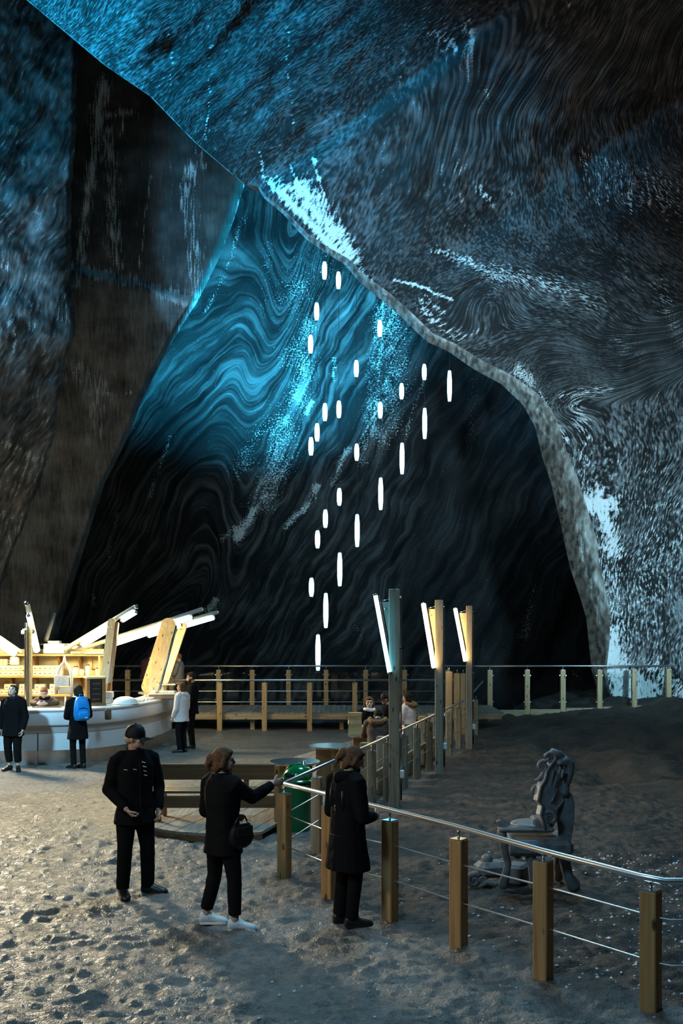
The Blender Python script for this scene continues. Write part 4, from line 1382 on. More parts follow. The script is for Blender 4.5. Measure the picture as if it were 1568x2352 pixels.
xm = (bxl + bxr) / 2
bp_('back_board', (xm, YB, .10 + .70), (1.70, .045, .22))
bp_('seat_rail', (xm, YB - .02, .10 + .28), (1.62, .04, .17))
for k in range(3):
    bp_('seat_slat', (xm, YB + .10 + k * .155, .10 + .405), (1.68, .145, .035))
for x in (bxl + .03, bxr - .03):
    bp_('leg', (x, YB, .10 + .40), (.075, .06, .80), WARMPOST)
    bp_('leg', (x, YB + .45, .10 + .19), (.07, .06, .38), WARMPOST)
    bp_('side_rail', (x, YB + .22, .10 + .34), (.05, .42, .10))
bp_('back_support', (xm + .40, YB + .03, .10 + .55), (.07, .05, .46))


def table(lab, cx, cy, dia=.75, h=.75, z0=.1):
    root = thing('round_table', lab, 'table', Vector((cx, cy, z0)), 'round tables on the terrace')
    R = dia / 2
    c = Vector((cx, cy, z0))
    part('table_top', MB().lathe([(.01, h - .03), (R - .004, h - .03), (R - .004, h), (.01, h)], c, 36), TABLETOP, root, 'auto')
    part('edge_band', MB().lathe([(R - .004, h - .032), (R, h - .03), (R, h - .002), (R - .004, h + .001)], c, 36), STEEL, root, 'auto')
    for a_ in (0, 1):
        rt = Matrix.Rotation(a_ * math.pi / 2 + .15, 3, 'Z')
        if a_ == 0:
            part('leg_panel', MB().box(c + Vector((0, 0, (h - .03) / 2)), (.52, .04, h - .03), rt), TABLELEG, root)
        else:
            for s_ in (-1, 1):
                part('leg_panel', MB().box(c + rt @ Vector((s_ * .14, 0, (h - .03) / 2)), (.236, .04, h - .03), rt), TABLELEG, root)
    part('foot_plate', MB().lathe([(.01, 0), (.3, 0), (.3, .012), (.01, .012)], c, 24), STEEL, root, 'auto')


p1, p2, p3 = G(677, 1748, .85), G(760, 1712, .85), G(842, 1686, .85)
table('round table behind the green bin, nearest of the three', p1.x, p1.y)
table('round table left of the light pillar, middle of the three', p2.x, p2.y)
table('round table holding the paper bag, beside the seated group', p3.x, p3.y)


def plain_bench(lab, cx, cy, l=1.3, rot=0.0):
    root = thing('backless_bench', lab, 'bench', Vector((cx, cy, .1)), 'backless benches')
    c = Vector((cx, cy, .1)); R_ = Matrix.Rotation(rot, 3, 'Z')
    for k in (-1, 0, 1):
        part('seat_slat', MB().cbox(c + R_ @ Vector((0, k * .125, .42)), (l, .115, .04), .008, R_), BENCHW, root)
    for s_ in (-1, 1):
        part('leg', MB().cbox(c + R_ @ Vector((s_ * (l / 2 - .1), 0, .2)), (.06, .34, .40), .008, R_), BENCHW, root)


plain_bench('backless bench behind the farthest table where the girl sits', W(844, 1600, 19.45).x, 19.45, .80, .0)
plain_bench('backless bench in front of the farthest table under the brown coat', W(862, 1650, 17.5).x - .02, 17.5, .62, -.1)
plain_bench('backless bench behind the nearest light pillar', W(893, 1620, 20.1).x + .03, 20.13, .62, 1.45)
plain_bench('backless bench under the woman in the white jacket', W(940, 1620, 21.0).x, 21.0, .85, 1.1)

# green litter bin with a domed lid
bc = G(682, 1901); bc.z = gz(bc.x, bc.y)
lb = thing('litter_bin', 'green plastic litter bin with a glossy domed lid behind the fence corner', 'bin', bc)
part('bin_body', MB().lathe([(.18, 0), (.19, .02), (.215, .62), (.225, .64), (.215, .66)], bc, 28), GREEN, lb, 'auto')
part('bin_rim', MB().lathe([(.205, .68), (.245, .69), (.25, .715), (.23, .73), (.20, .73)], bc, 28), GREEN, lb, 'auto')
dm = MB()
rings = []
for k in range(9):
    t = k / 8 * math.pi / 2
    rings.append([bc + Vector((.215 * math.cos(t) ** .75 * math.cos(u) + .03 * math.sin(t), .215 * math.cos(t) ** .75 * math.sin(u), .73 + .20 * math.sin(t))) for u in [2 * math.pi * j / 28 for j in range(28)]])
dm.rings(rings)
part('domed_lid', dm, GREEN, lb, True)
part('lid_opening', MB().cbox(bc + Vector((-.10, -.175, .80)), (.14, .05, .06), .012, Matrix.Rotation(-.5, 3, 'Z')), BLACKP, lb)
part('lid_ridge', MB().tube([bc + Vector((-.20, -.02, .80)), bc + Vector((-.10, -.03, .915)), bc + Vector((.04, -.03, .945)), bc + Vector((.16, -.02, .86))], .013, 8), GREEN, lb, True)
part('bin_post', MB().tube([bc + Vector((.1, .25, -.02)), bc + Vector((.1, .25, .95))], .02, 8), STEEL, lb, True)

# paper bag on the far table
pb = Vector((W(815, 1686, p3.y - .05).x, p3.y - .05, .852))
bag = thing('paper_bag', 'creased brown paper bag standing on the farthest round table', 'bag', pb)
rings = []
rb = random.Random(8)
for k in range(7):
    z = .40 * k / 6
    a_, c_ = .118 + .010 * (k % 2), .08 + .01 * rb.random()
    cs = [(-a_, -c_), (0, -c_ * .86), (a_, -c_), (a_ * .9, 0), (a_, c_), (0, c_ * .88), (-a_, c_), (-a_ * .9, 0)]
    rings.append([pb + Vector((x + rb.uniform(-.008, .008), y + rb.uniform(-.008, .008), z)) for x, y in cs])
part('bag_body', MB().rings(rings), PAPER, bag)
part('bag_fold', MB().rings([[pb + Vector((x * 1.02, y * 1.05, z)) for x, y in ((-.128, -.09), (.128, -.09), (.128, .09), (-.128, .09))] for z in (.37, .405)], caps=False), PAPER, bag)

# ================================================================== carved throne in the pit
TC = Vector((2.35, 10.55, 0)); TC.z = gz(TC.x, TC.y)
th = thing('carved_throne', 'dark carved wooden throne with scrolled back standing in the fenced pit', 'throne', TC)
TD = 10.55


def T(px_, py_, dd=0.0):
    return W(px_, py_, TD + dd)


def scroll(mb, c, r, turns=1.6, th_=.03, ax=Vector((1, 0, 0)), ay=Vector((0, 0, 1)), start=0.0, hand=1):
    pts, rad = [], []
    n = int(18 * turns)
    for k in range(n + 1):
        t = k / n
        a_ = start + hand * t * turns * 2 * math.pi
        rr_ = r * (1 - .88 * t)
        pts.append(c + ax * rr_ * math.cos(a_) + ay * rr_ * math.sin(a_))
        rad.append(th_ * (1 - .45 * t))
    return mb.tube(pts, rad, 8, rnd=True)


# back panel, turned three-quarters: outline in photo, depth runs away to the right
def backfr(u, v, t):
    p = T(u, v, (u - 1265) * .004)
    return p + Vector((.35, -.5, 0)).normalized() * 0 + Vector((.35, -.93, 0)) * t * -1


outl = [(1247, 1905), (1236, 1870), (1240, 1850), (1230, 1838), (1236, 1805), (1246, 1790), (1250, 1770), (1262, 1752), (1272, 1742), (1283, 1748), (1285, 1775), (1290, 1800), (1284, 1830), (1287, 1838), (1268, 1862), (1256, 1880), (1262, 1905)]
part('back_panel', MB().prism(outl, backfr, .10), CARVED_L, th)
part('carved_border', MB().tube([backfr(u, v, -.05) for u, v in outl], .014, 8, closed=True), CARVED, th, True)
outl2 = [(1282, 1905), (1278, 1870), (1285, 1812), (1300, 1808), (1312, 1822), (1319, 1850), (1318, 1890), (1312, 1925), (1306, 1960), (1280, 1960)]
part('back_post', MB().prism(outl2, lambda u, v, t: T(u, v, .12) + Vector((.25, .97, 0)) * t, .16), CARVED, th)
mb = MB(); scroll(mb, T(1247, 1760, -.05), .055, 1.7, .024, start=1.2); part('scroll', mb, CARVED, th, True)
mb = MB(); scroll(mb, T(1265, 1742, -.02), .06, 1.5, .026, start=2.6, hand=-1); part('scroll', mb, CARVED, th, True)
mb = MB(); scroll(mb, T(1234, 1818, -.06), .062, 1.7, .024, start=.8); part('scroll', mb, CARVED, th, True)
mb = MB(); scroll(mb, T(1262, 1878, -.10), .068, 1.6, .032, start=2.2, hand=-1); part('scroll', mb, CARVED, th, True)
part('scroll', MB().tube([T(1229, 1792, -.06), T(1236, 1791, -.07), T(1244, 1783, -.06), T(1250, 1768, -.05)], [.012, .022, .026, .02], 8, rnd=True), CARVED, th, True)
part('crest', MB().tube([T(1258, 1736, 0), T(1268, 1728, 0), T(1284, 1733, .02), T(1296, 1742, .04)], [.03, .045, .045, .03], 10, rnd=True), CARVED, th, True)
part('crest', MB().tube([T(1284, 1752, -.02), T(1297, 1747, .02), T(1307, 1756, .05), T(1306, 1775, .05), T(1298, 1800, .05), T(1297, 1820, .03)], [.035, .055, .06, .055, .05, .045], 10, rnd=True), CARVED, th, True)
part('crest', MB().tube([T(1283, 1775, -.06), T(1286, 1762, -.06), T(1293, 1768, -.06), T(1290, 1785, -.06)], [.018, .02, .02, .014], 8, rnd=True), CARVED, th, True)
for k, (x, y) in enumerate(((1253, 1800), (1262, 1802), (1271, 1806))):
    part('carved_leaf', MB().tube([T(x + 10, y - 34, -.055), T(x + 2, y, -.062), T(x - 4 + 3 * k, y + 38, -.055)], [.008, .013, .004], 8, rnd=True), CARVED, th, True)
part('carved_swag', MB().tube([T(1246, 1835, -.055), T(1256, 1848, -.07), T(1268, 1838, -.07), T(1278, 1812, -.05)], [.010, .016, .016, .010], 8, rnd=True), CARVED, th, True)
# arm rest, seat and frame
part('arm_rest', MB().cbox(T(1207, 1904, -.05), (.58, .16, .055), .02), CARVED, th)
part('arm_rest', MB().tube([T(1146, 1888, -.05), T(1152, 1896, -.05), T(1163, 1903, -.05)], [.03, .04, .04], 10, rnd=True), CARVED, th, True)
part('seat', MB().cbox(T(1232, 1936, .05), (.66, .62, .16), .04), CARVED, th)
part('seat_cushion', MB().ell(T(1222, 1892, .1), (.24, .22, .045)), CARVED, th, True)
part('arm_block', MB().cbox(T(1232, 1888, .02), (.11, .2, .12), .02), CARVED, th)
# front legs with scrolled brackets, back legs
part('leg', MB().tube([T(1152, 1912, -.06), T(1158, 1950, -.06), T(1166, 1985, -.04), T(1160, 2012, -.02), T(1156, 2030, 0)], [.05, .045, .038, .045, .06], 10, rnd=True), CARVED, th, True)
part('leg', MB().tube([T(1215, 1950, -.15), T(1222, 1985, -.15), T(1224, 2015, -.15), T(1226, 2034, -.15)], [.06, .05, .045, .055], 10, rnd=True), CARVED, th, True)
part('leg', MB().tube([T(1296, 1950, .05), T(1298, 1985, .05), T(1304, 2012, .05), T(1316, 2032, .05)], [.075, .06, .055, .075], 10, rnd=True), CARVED, th, True)
part('leg', MB().tube([T(1284, 1950, .5), T(1280, 1985, .5), T(1282, 2015, .5)], [.06, .045, .05], 10, rnd=True), CARVED, th, True)
mb = MB(); scroll(mb, T(1190, 1962, -.07), .06, 1.4, .022, start=.3); part('scroll_bracket', mb, CARVED, th, True)
mb = MB(); scroll(mb, T(1262, 1952, -.16), .06, 1.3, .022, start=2.8, hand=-1); part('scroll_bracket', mb, CARVED, th, True)
part('apron', MB().cbox(T(1225, 1955, -.12), (.52, .05, .10), .02), CARVED, th)
# carved footrest beside it
fr_ = G(1130, 2028); fr_.z = gz(fr_.x, fr_.y)
ft = thing('carved_footrest', 'dark carved wooden footrest with scrolls in front of the throne', 'footrest', fr_)
TD = fr_.y
part('footrest_block', MB().cbox(T(1128, 1995), (.36, .26, .17), .05, Matrix.Rotation(.2, 3, 'Z')), CARVED, ft)
part('footrest_block', MB().cbox(T(1187, 2006, -.05), (.22, .26, .22), .03, Matrix.Rotation(-.5, 3, 'Z')), CARVED, ft)
part('knob', MB().ell(T(1118, 1974), (.065, .06, .065)), CARVED, ft, True)
mb = MB(); scroll(mb, T(1088, 2022, -.12), .075, 1.5, .035, start=1.0); part('scroll', mb, CARVED, ft, True)
part('scroll', MB().tube([T(1102, 2036, -.15), T(1118, 2026, -.16), T(1136, 2032, -.16), T(1152, 2022, -.14)], [.02, .035, .035, .02], 8, rnd=True), CARVED, ft, True)
mb = MB(); scroll(mb, T(1108, 2022, -.14), .04, 1.3, .018, start=.5); part('scroll', mb, CARVED, ft, True)

# ================================================================== loose salt
rs = random.Random(21)
mb = MB()


AVOID = [(2.35, 10.6, .8), (1.65, 11.0, .6), (-.62, 14.0, .3)] + [(*G(a, b_).xy, .32) for a, b_ in ((310, 2061), (512, 2128), (797, 2131))] + [(x, y, .14) for x, y in FRONT] + [(x, y, .14) for x, y, *_ in dg] + [(3.45, 7.1, .14)]


def crumb(x, y, r):
    if any((x - a) ** 2 + (y - b_) ** 2 < q * q for a, b_, q in AVOID): return
    z = gz(x, y)
    vs = []
    for q in ((1, 0, .1), (0, 1, .15), (-1, 0, .05), (0, -1, .1), (.2, .1, .8), (-.1, 0, -.6)):
        vs.append((x + r * q[0] * rs.uniform(.6, 1.2), y + r * q[1] * rs.uniform(.6, 1.2), z + r * q[2] * rs.uniform(.6, 1.1)))
    mb.add(vs, [(0, 1, 4), (1, 2, 4), (2, 3, 4), (3, 0, 4), (1, 0, 5), (2, 1, 5), (3, 2, 5), (0, 3, 5)])


for k in range(1100):
    y = rs.uniform(7.2, 12.3)
    x = rs.gauss(3.2, 1.0) + (y - 8) * .12
    if pit_mask(np.array(x), np.array(y)) > .95: crumb(x, y, abs(rs.gauss(.009, .008)) + .004)
for k in range(900):
    crumb(rs.uniform(-5, 4), rs.uniform(6, 12.8), abs(rs.gauss(.006, .006)) + .003)
so = link('salt_crumbs', mb.mesh('salt_crumbs', plain('salt_crumb', (.55, .57, .6), .5), fix=False))
tag(so, 'white salt crumbs strewn over the dark dirt beside the throne', 'salt', kind='stuff')
# ================================================================== people
from mathutils.bvhtree import BVHTree


def blob(name, mb, mat, voxel=.012, smooth=3, amp=0.0, freq=9.0, clampz=None, seed=0, stretch=(1, 1, 1)):
    """melt overlapping closed pieces into one continuous skin"""
    me = bpy.data.meshes.new('tmp')
    me.from_pydata(mb.v, [], mb.f)
    bm = bmesh.new(); bm.from_mesh(me); bmesh.ops.recalc_face_normals(bm, faces=bm.faces); bm.to_mesh(me); bm.free()
    o = bpy.data.objects.new('tmp', me)
    COL.objects.link(o)
    r = o.modifiers.new('r', 'REMESH'); r.mode = 'VOXEL'; r.voxel_size = voxel; r.adaptivity = 0
    if smooth:
        s = o.modifiers.new('s', 'SMOOTH'); s.factor = .5; s.iterations = smooth
    dg = bpy.context.evaluated_depsgraph_get()
    out = bpy.data.meshes.new_from_object(o.evaluated_get(dg))
    bpy.data.objects.remove(o); bpy.data.meshes.remove(me)
    out.name = name
    n = len(out.vertices)
    co = np.empty(n * 3, np.float32); out.vertices.foreach_get('co', co); co = co.reshape(-1, 3)
    if amp:
        nn = np.empty(n * 3, np.float32); out.vertex_normals.foreach_get('vector', nn); nn = nn.reshape(-1, 3)
        co = co + nn * (amp * fbm(co * np.array(stretch) * freq + seed * 3.3, 3, seed))[:, None]
    if clampz is not None:
        co[:, 2] = np.maximum(co[:, 2], clampz)
    out.vertices.foreach_set('co', co.astype(np.float32).reshape(-1))
    out.polygons.foreach_set('use_smooth', np.ones(len(out.polygons), bool))
    out.materials.clear(); out.materials.append(mat)
    out.update()
    return out


SKIN = plain('skin', (.50, .30, .22), .5)
SKIN_P = plain('pale_skin', (.66, .45, .36), .5)
EYEM = plain('eye_dark', (.02, .015, .012), .2)
LIPM = plain('lips', (.40, .15, .13), .5)
HAIR_B = plain('dark_hair', (.022, .014, .010), .8, spec=.25, var=.4, scale=60)
HAIR_M = plain('brown_hair', (.12, .055, .025), .8, spec=.25, var=.4, scale=60)
HAIR_R = plain('reddish_hair', (.22, .085, .035), .8, spec=.25, var=.4, scale=60)
HAIR_G = plain('grey_hair', (.42, .33, .24), .5, var=.3, scale=60)
CL_BLACK = plain('black_cloth', (.007, .007, .008), .9, spec=.08)
CL_BLACK2 = plain('black_nylon', (.008, .008, .010), .6, spec=.2)
CL_TROU = plain('dark_trousers', (.008, .0075, .008), .9, spec=.08)
CL_WHITE = plain('white_quilted_cloth', (.72, .62, .60), .7)
CL_GREY = plain('grey_cloth', (.20, .19, .19), .8)
CL_BROWN = plain('dark_brown_cloth', (.075, .045, .03), .8)
CL_PLUM = plain('plum_cloth', (.09, .03, .04), .8)
CL_FUR = plain('brown_fur', (.26, .13, .05), .9, var=.4, scale=70, bump=.6)
SHOE_B = plain('black_leather', (.012, .011, .011), .4)
SHOE_W = plain('white_sneaker', (.62, .70, .74), .5)
CL_BLUE = plain('blue_backpack', (.0, .22, .62), .45, spec=.4)
SOCK = plain('grey_sock', (.32, .25, .22), .8)
STRIPE = plain('light_stripe', (.75, .78, .8), .5)

DEF = dict(pelvis=(0, 0, .515), neck=(0, -.008, .838), head=(0, .008, .93),
           shR=(.108, -.012, .808), elR=(.135, -.03, .63), wrR=(.14, .02, .485),
           hipR=(.052, 0, .505), knR=(.058, .014, .285), anR=(.058, -.012, .045))


def human(label, loc, yaw, H, pose=None, st=None):
    st = st or {}
    P = {}
    src = dict(DEF)
    for k in ('sh', 'el', 'wr', 'hip', 'kn', 'an'):
        v = src[k + 'R']; src[k + 'L'] = (-v[0], v[1], v[2])
    src.update(pose or {})
    toe = src.pop('toe', {'R': -10, 'L': 10})
    hp = src.pop('hpitch', 0); hy = src.pop('hyaw', 0); hr = src.pop('hroll', 0)
    hdir = {'R': src.pop('hdR', None), 'L': src.pop('hdL', None)}
    curl = src.pop('curl', 28)
    for k, v in src.items():
        P[k] = Vector(v) * H
    root = thing('person', label, 'person', loc, None, math.radians(yaw))
    vx = st.get('voxel', .009)
    Rh = Euler((math.radians(hp), math.radians(hr), math.radians(hy)), 'XYZ').to_matrix()
    hc = P['head']

    def hd(x, y, z):
        return hc + Rh @ (Vector((x, y, z)) * H)
    ax0 = (P['hipR'] - P['hipL']).normalized(); ax1 = (P['shR'] - P['shL']).normalized()
    pel, nek = P['pelvis'], P['neck']
    spine = (nek - pel)

    def section(t, rx, ry, grow=0.0):
        c = pel + spine * t
        # slight lumbar curve
        ax = ax0.lerp(ax1, min(max(t, 0), 1)).normalized()
        ay = spine.normalized().cross(ax).normalized()
        rx = rx * H + grow; ry = ry * H + grow
        out = []
        for k in range(16):
            a = 2 * math.pi * k / 16
            ca, sa = math.cos(a), math.sin(a)
            out.append(c + ax * rx * math.copysign(abs(ca) ** .85, ca) + ay * ry * math.copysign(abs(sa) ** .85, sa))
        return out
    # ---------------- body
    mb = MB()
    torso = [(-.16, .06, .045), (-.08, .088, .062), (.05, .092, .066), (.25, .080, .058), (.42, .080, .058), (.62, .092, .066), (.80, .098, .064), (.92, .080, .05), (1.0, .042, .040), (1.06, .030, .032)]
    mb.rings([section(*s) for s in torso])
    mb.tube([nek - spine.normalized() * .03 * H, hd(0, -.012, -.035)], [.034 * H, .031 * H], 12, rnd=True)
    mb.ell(hd(0, -.006, .012), (.044 * H, .056 * H, .056 * H), Rh, 18, 12)
    mb.ell(hd(0, .016, -.026), (.034 * H, .037 * H, .038 * H), Rh, 14, 10)
    mb.ell(hd(0, .040, -.050), (.015 * H, .013 * H, .011 * H), Rh, 10, 6)
    mb.tube([hd(0, .047, .012), hd(0, .060, -.010), hd(0, .056, -.015)], [.006 * H, .0085 * H, .007 * H], 8, rnd=True)
    for s in (-1, 1):
        mb.ell(hd(s * .019, .043, .020), (.014 * H, .008 * H, .006 * H), Rh, 8, 6)
        mb.ell(hd(s * .024, .034, -.012), (.013 * H, .013 * H, .011 * H), Rh, 8, 6)
        mb.ell(hd(s * .045, -.004, -.002), (.007 * H, .012 * H, .019 * H), Rh, 8, 6)
    feet = {}
    for S, s in (('R', 1), ('L', -1)):
        sh, el, wr, hip, kn, an = (P[k + S] for k in ('sh', 'el', 'wr', 'hip', 'kn', 'an'))
        mb.tube([sh.lerp(nek, .3), sh, sh.lerp(el, .5), el], [.036 * H, .034 * H, .028 * H, .023 * H], 10, rnd=True)
        mb.tube([el, el.lerp(wr, .35), wr], [.024 * H, .023 * H, .0155 * H], 10, rnd=True)
        mb.tube([hip.lerp(pel, .2) + Vector((0, 0, .01 * H)), hip.lerp(kn, .3), kn], [.050 * H, .045 * H, .028 * H], 12, rnd=True)
        mb.tube([kn, kn.lerp(an, .3) - (Vector((0, .006 * H, 0))), an], [.028 * H, .029 * H, .018 * H], 10, rnd=True)
        ta = math.radians(toe[S])
        fd = Vector((-math.sin(ta), math.cos(ta), 0))
        feet[S] = (an, fd)
        mb.tube([an - fd * .012 * H + Vector((0, 0, -.022 * H)), an + fd * .06 * H + Vector((0, 0, -.026 * H)), an + fd * .105 * H + Vector((0, 0, -.032 * H))], [.016 * H, .016 * H, .010 * H], 10, rnd=True)
        # hand: palm, four fingers of unequal length, thumb from the palm's side
        d = (Vector(hdir[S]).normalized() if hdir[S] else (wr - el).normalized())
        pn = Vector((-s, 0.25, 0)); pn = (pn - d * pn.dot(d))
        if pn.length < .1: pn = d.orthogonal()
        pn.normalize()                                    # the way the palm faces
        sd = d.cross(pn).normalized()
        fwd = Vector((0, 1, .3))
        if sd.dot(fwd) < 0: sd = -sd                      # towards the thumb
        p0 = wr + d * .006 * H
        mb.rings([[p0 + d * (k * H) + sd * (w * H * math.cos(a)) + pn * (t * H * math.sin(a)) for a in [2 * math.pi * q / 10 for q in range(10)]] for k, w, t in ((-.01, .014, .011), (.012, .019, .011), (.035, .0235, .0105), (.05, .023, .009), (.055, .018, .006))])
        for f, (o_, ln) in enumerate(((.0175, .040), (.006, .045), (-.006, .042), (-.0175, .034))):
            b0 = p0 + d * .047 * H + sd * o_ * H
            pts, dirn = [b0 - d * .012 * H, b0], d.copy()
            for j, fr in enumerate((.45, .32, .23)):
                c_ = math.radians(curl * (1 + .25 * j))
                dirn = (dirn * math.cos(c_) + pn * math.sin(c_)).normalized() if dirn.dot(d) > .99 else (Matrix.Rotation(c_, 3, d.cross(pn)) @ dirn)
                pts.append(pts[-1] + dirn * ln * H * fr)
            mb.tube(pts, [.0062 * H, .0062 * H, .0056 * H, .005 * H, .0044 * H], 8, rnd=True)
        tb = p0 + d * .014 * H + sd * .016 * H
        mb.tube([tb, tb + (sd * .7 + d * .6 + pn * .35) * .022 * H, tb + (sd * .75 + d * 1.2 + pn * .8) * .030 * H], [.0085 * H, .0068 * H, .0052 * H], 8, rnd=True)
    skin = st.get('skin', SKIN)
    link('body', blob('body', mb, skin, vx, 2), root)
    # ---------------- face details
    for s in (-1, 1):
        e = MB().ell(hd(s * .0185, .0465, .007), (.0072 * H, .006 * H, .0052 * H), Rh, 10, 6)
        link('eye', e.mesh('eye', EYEM, True), root)
        e = MB().tube([hd(s * .009, .0525, .0195), hd(s * .019, .052, .022), hd(s * .029, .045, .0185)], [.0018 * H, .0026 * H, .0014 * H], 6, rnd=True)
        link('eyebrow', e.mesh('eyebrow', st.get('hairm', HAIR_B), True), root)
    e = MB().ell(hd(0, .0525, -.032), (.0125 * H, .005 * H, .0048 * H), Rh, 10, 6)
    link('mouth', e.mesh('mouth', LIPM, True), root)
    # ---------------- trousers
    mb = MB()
    tm = st.get('trousers', CL_TROU)
    cuff = st.get('cuff', .05)
    bulk = st.get('legbulk', 1.0)
    mb.rings([section(t, a, b, .012) for t, a, b in ((-.16, .06, .05), (-.07, .090, .066), (.05, .092, .068), (.22, .082, .06), (.26, .06, .04))])
    for S in 'RL':
        hip, kn, an = P['hip' + S], P['kn' + S], P['an' + S]
        dn = (an - kn).normalized()
        mb.tube([hip.lerp(pel, .2) + Vector((0, 0, .01 * H)), hip.lerp(kn, .35), kn], [.060 * H * bulk, .055 * H * bulk, .042 * H * bulk], 14, rnd=True)
        mb.tube([kn, kn.lerp(an, .4), an - dn * (cuff - .045) * H * 0 - Vector((0, 0, .045 - cuff)) * H * (1 if cuff != .05 else 0)], [.042 * H * bulk, .041 * H * bulk, .036 * H * bulk], 14)
    link('trousers', blob('trousers', mb, tm, .014, 2, .006, 9, seed=3, stretch=(1, 1, 1.6)), root)
    # ---------------- shoes
    sm = st.get('shoes', SHOE_B)
    for S in 'RL':
        an, fd = feet[S]
        sd = Vector((fd.y, -fd.x, 0))
        g0 = an.z - .045 * H
        base = Vector((an.x, an.y, g0))
        mb = MB()
        prof = [(-.040, .016, .044), (-.034, .024, .060), (-.01, .027, .068), (.02, .027, .064), (.05, .029, .050), (.085, .030, .040), (.110, .026, .032), (.126, .012, .018)]
        rings = []
        for k, w, h in prof:
            rings.append([base + fd * k * H + sd * (w * H * math.cos(a)) + Vector((0, 0, max(.0, h * H * (.5 + .5 * math.sin(a))))) for a in [2 * math.pi * q / 14 for q in range(14)]])
        mb.rings(rings)
        if st.get('boots'):
            mb.tube([base + Vector((0, 0, .03 * H)), base + Vector((0, 0, .10 * H))], [.024 * H, .028 * H], 12)
        so = link('shoe', blob('shoe', mb, sm, .010 if vx < .008 else .014, 2, clampz=g0), root)
        sole = MB()
        out = []
        for k, w in ((-.036, .012), (-.03, .020), (0, .023), (.04, .026), (.085, .029), (.108, .023), (.121, .009)):
            out.append((k, w))
        loop = [(k, w) for k, w in out] + [(k, -w) for k, w in reversed(out)]
        sole.prism(loop, lambda u, v, t: base + fd * u * H + sd * v * H + Vector((0, 0, .008 * H + t)), .014 * H)
        link('sole', sole.mesh('sole', st.get('solem', sm)), so)
        if st.get('sneaker'):
            bv = BVHTree.FromPolygons([v.co for v in so.data.vertices], [p.vertices for p in so.data.polygons])
            for k in range(3):
                for q_ in (1, -1):
                    pts = []
                    for u, zz in ((.012 + .014 * k, .040), (.022 + .014 * k, .014)):
                        o_ = base + fd * u * H + sd * q_ * .2 + Vector((0, 0, zz * H))
                        hit = bv.ray_cast(o_, -sd * q_)
                        if hit[0] is not None: pts.append(hit[0])
                    if len(pts) == 2:
                        link('side_stripe', MB().tube(pts, .004, 6, flat=1).mesh('side_stripe', CL_GREY, True), so)
            lk = MB().tube([base + fd * .055 * H + Vector((0, 0, .040 * H)), base + fd * .03 * H + Vector((0, 0, .052 * H))], [.010 * H, .012 * H], 8, rnd=True)
            link('laces', lk.mesh('laces', WHITEM, True), so)
            link('sock', MB().tube([an + Vector((0, 0, -.01 * H)), an + Vector((0, 0, .035 * H))], [.023 * H, .022 * H], 10).mesh('sock', SOCK, True), root)
    # ---------------- jacket or coat
    jm, drop, bk = st.get('jacket', (CL_BLACK, .06, 1.0))
    g = .020 * bk
    mb = MB()
    rings = []
    legd = ((P['knR'] + P['knL']) / 2 - pel)
    seated = abs(legd.y) > abs(legd.z)
    dn = Vector((0, 0, -1)) if not seated else -spine.normalized()
    fl = st.get('flare', .012)
    nd = max(1, int(drop / .06))
    for k in range(nd, 0, -1):
        t = k / nd
        c0 = section(0, .094 + fl * t, .070 + fl * t, g)
        rings.append([v + dn * drop * H * t + (legd - Vector((0, 0, legd.z))) * (drop / .25) * .5 * t * (0 if seated else 1) for v in c0])
    rings += [section(t, a, b, g) for t, a, b in ((.02, .094, .070), (.25, .088, .066), (.42, .088, .066), (.62, .097, .072), (.80, .102, .070), (.93, .088, .058), (1.02, .050, .048), (1.07, .040, .040))]
    mb.rings(rings)
    for S in 'RL':
        sh, el, wr = P['sh' + S], P['el' + S], P['wr' + S]
        mb.tube([sh.lerp(nek, .32), sh, sh.lerp(el, .5), el], [.040 * H + g * .5, .043 * H + g * .3, .037 * H + g * .3, .033 * H + g * .3], 12, rnd=True)
        mb.tube([el, el.lerp(wr, .5), wr - (wr - el).normalized() * .005 * H], [.033 * H + g * .3, .030 * H + g * .3, .024 * H + g * .2], 12)
    jk = link('jacket', blob('jacket', mb, jm, st.get('jvox', .013), 2, st.get('fold', .010), 8, seed=5, stretch=(1, 1, 1.5)), root)
    # collar
    if st.get('collar', True):
        up = (hc - nek).normalized()
        cl = MB()
        cs = []
        for z, r in ((-.035, .060), (0.0, .052), (.028, .050), (.030, .044), (0, .042)):
            cs.append([nek + up * z * H + Vector((r * H * math.cos(a), r * H * 1.0 * math.sin(a), 0)) * st.get('collar_r', 1.0) for a in [2 * math.pi * q / 16 for q in range(16)]])
        cl.rings(cs, caps=False)
        link('collar', cl.mesh('collar', jm, True), jk)
    if st.get('hood_down'):
        hm = st.get('hood_mat', jm)
        h = MB().tube([nek + Vector((s_ * .065, y_, z_)) * H for s_, y_, z_ in ((-1, .0, .005), (-.7, -.045, .0), (0, -.068, -.012), (.7, -.045, 0), (1, 0, .005))], [.020 * H, .030 * H, .038 * H, .030 * H, .020 * H], 10, rnd=True)
        link('hood', blob('hood', h, hm, .013, 2, .006, 20, seed=2), jk)
    if st.get('hood_up'):
        h = MB().ell(hd(0, -.014, .008), (.058 * H, .064 * H, .072 * H), Rh, 18, 12).tube([hd(0, -.03, -.03), nek + Vector((0, -.03, 0)) * H], [.052 * H, .06 * H], 14, rnd=True)
        link('hood', blob('hood', h, jm, .013, 2, .005, 14, seed=2), jk)
        if st.get('fur'):
            f_ = MB().tube([hd(.058 * math.cos(a), .028, .068 * math.sin(a) + .004) for a in [2 * math.pi * q / 18 for q in range(18)]], .019 * H, 8, closed=True)
            link('fur_trim', blob('fur_trim', f_, CL_FUR, .011, 1, .012, 40, seed=6), jk)
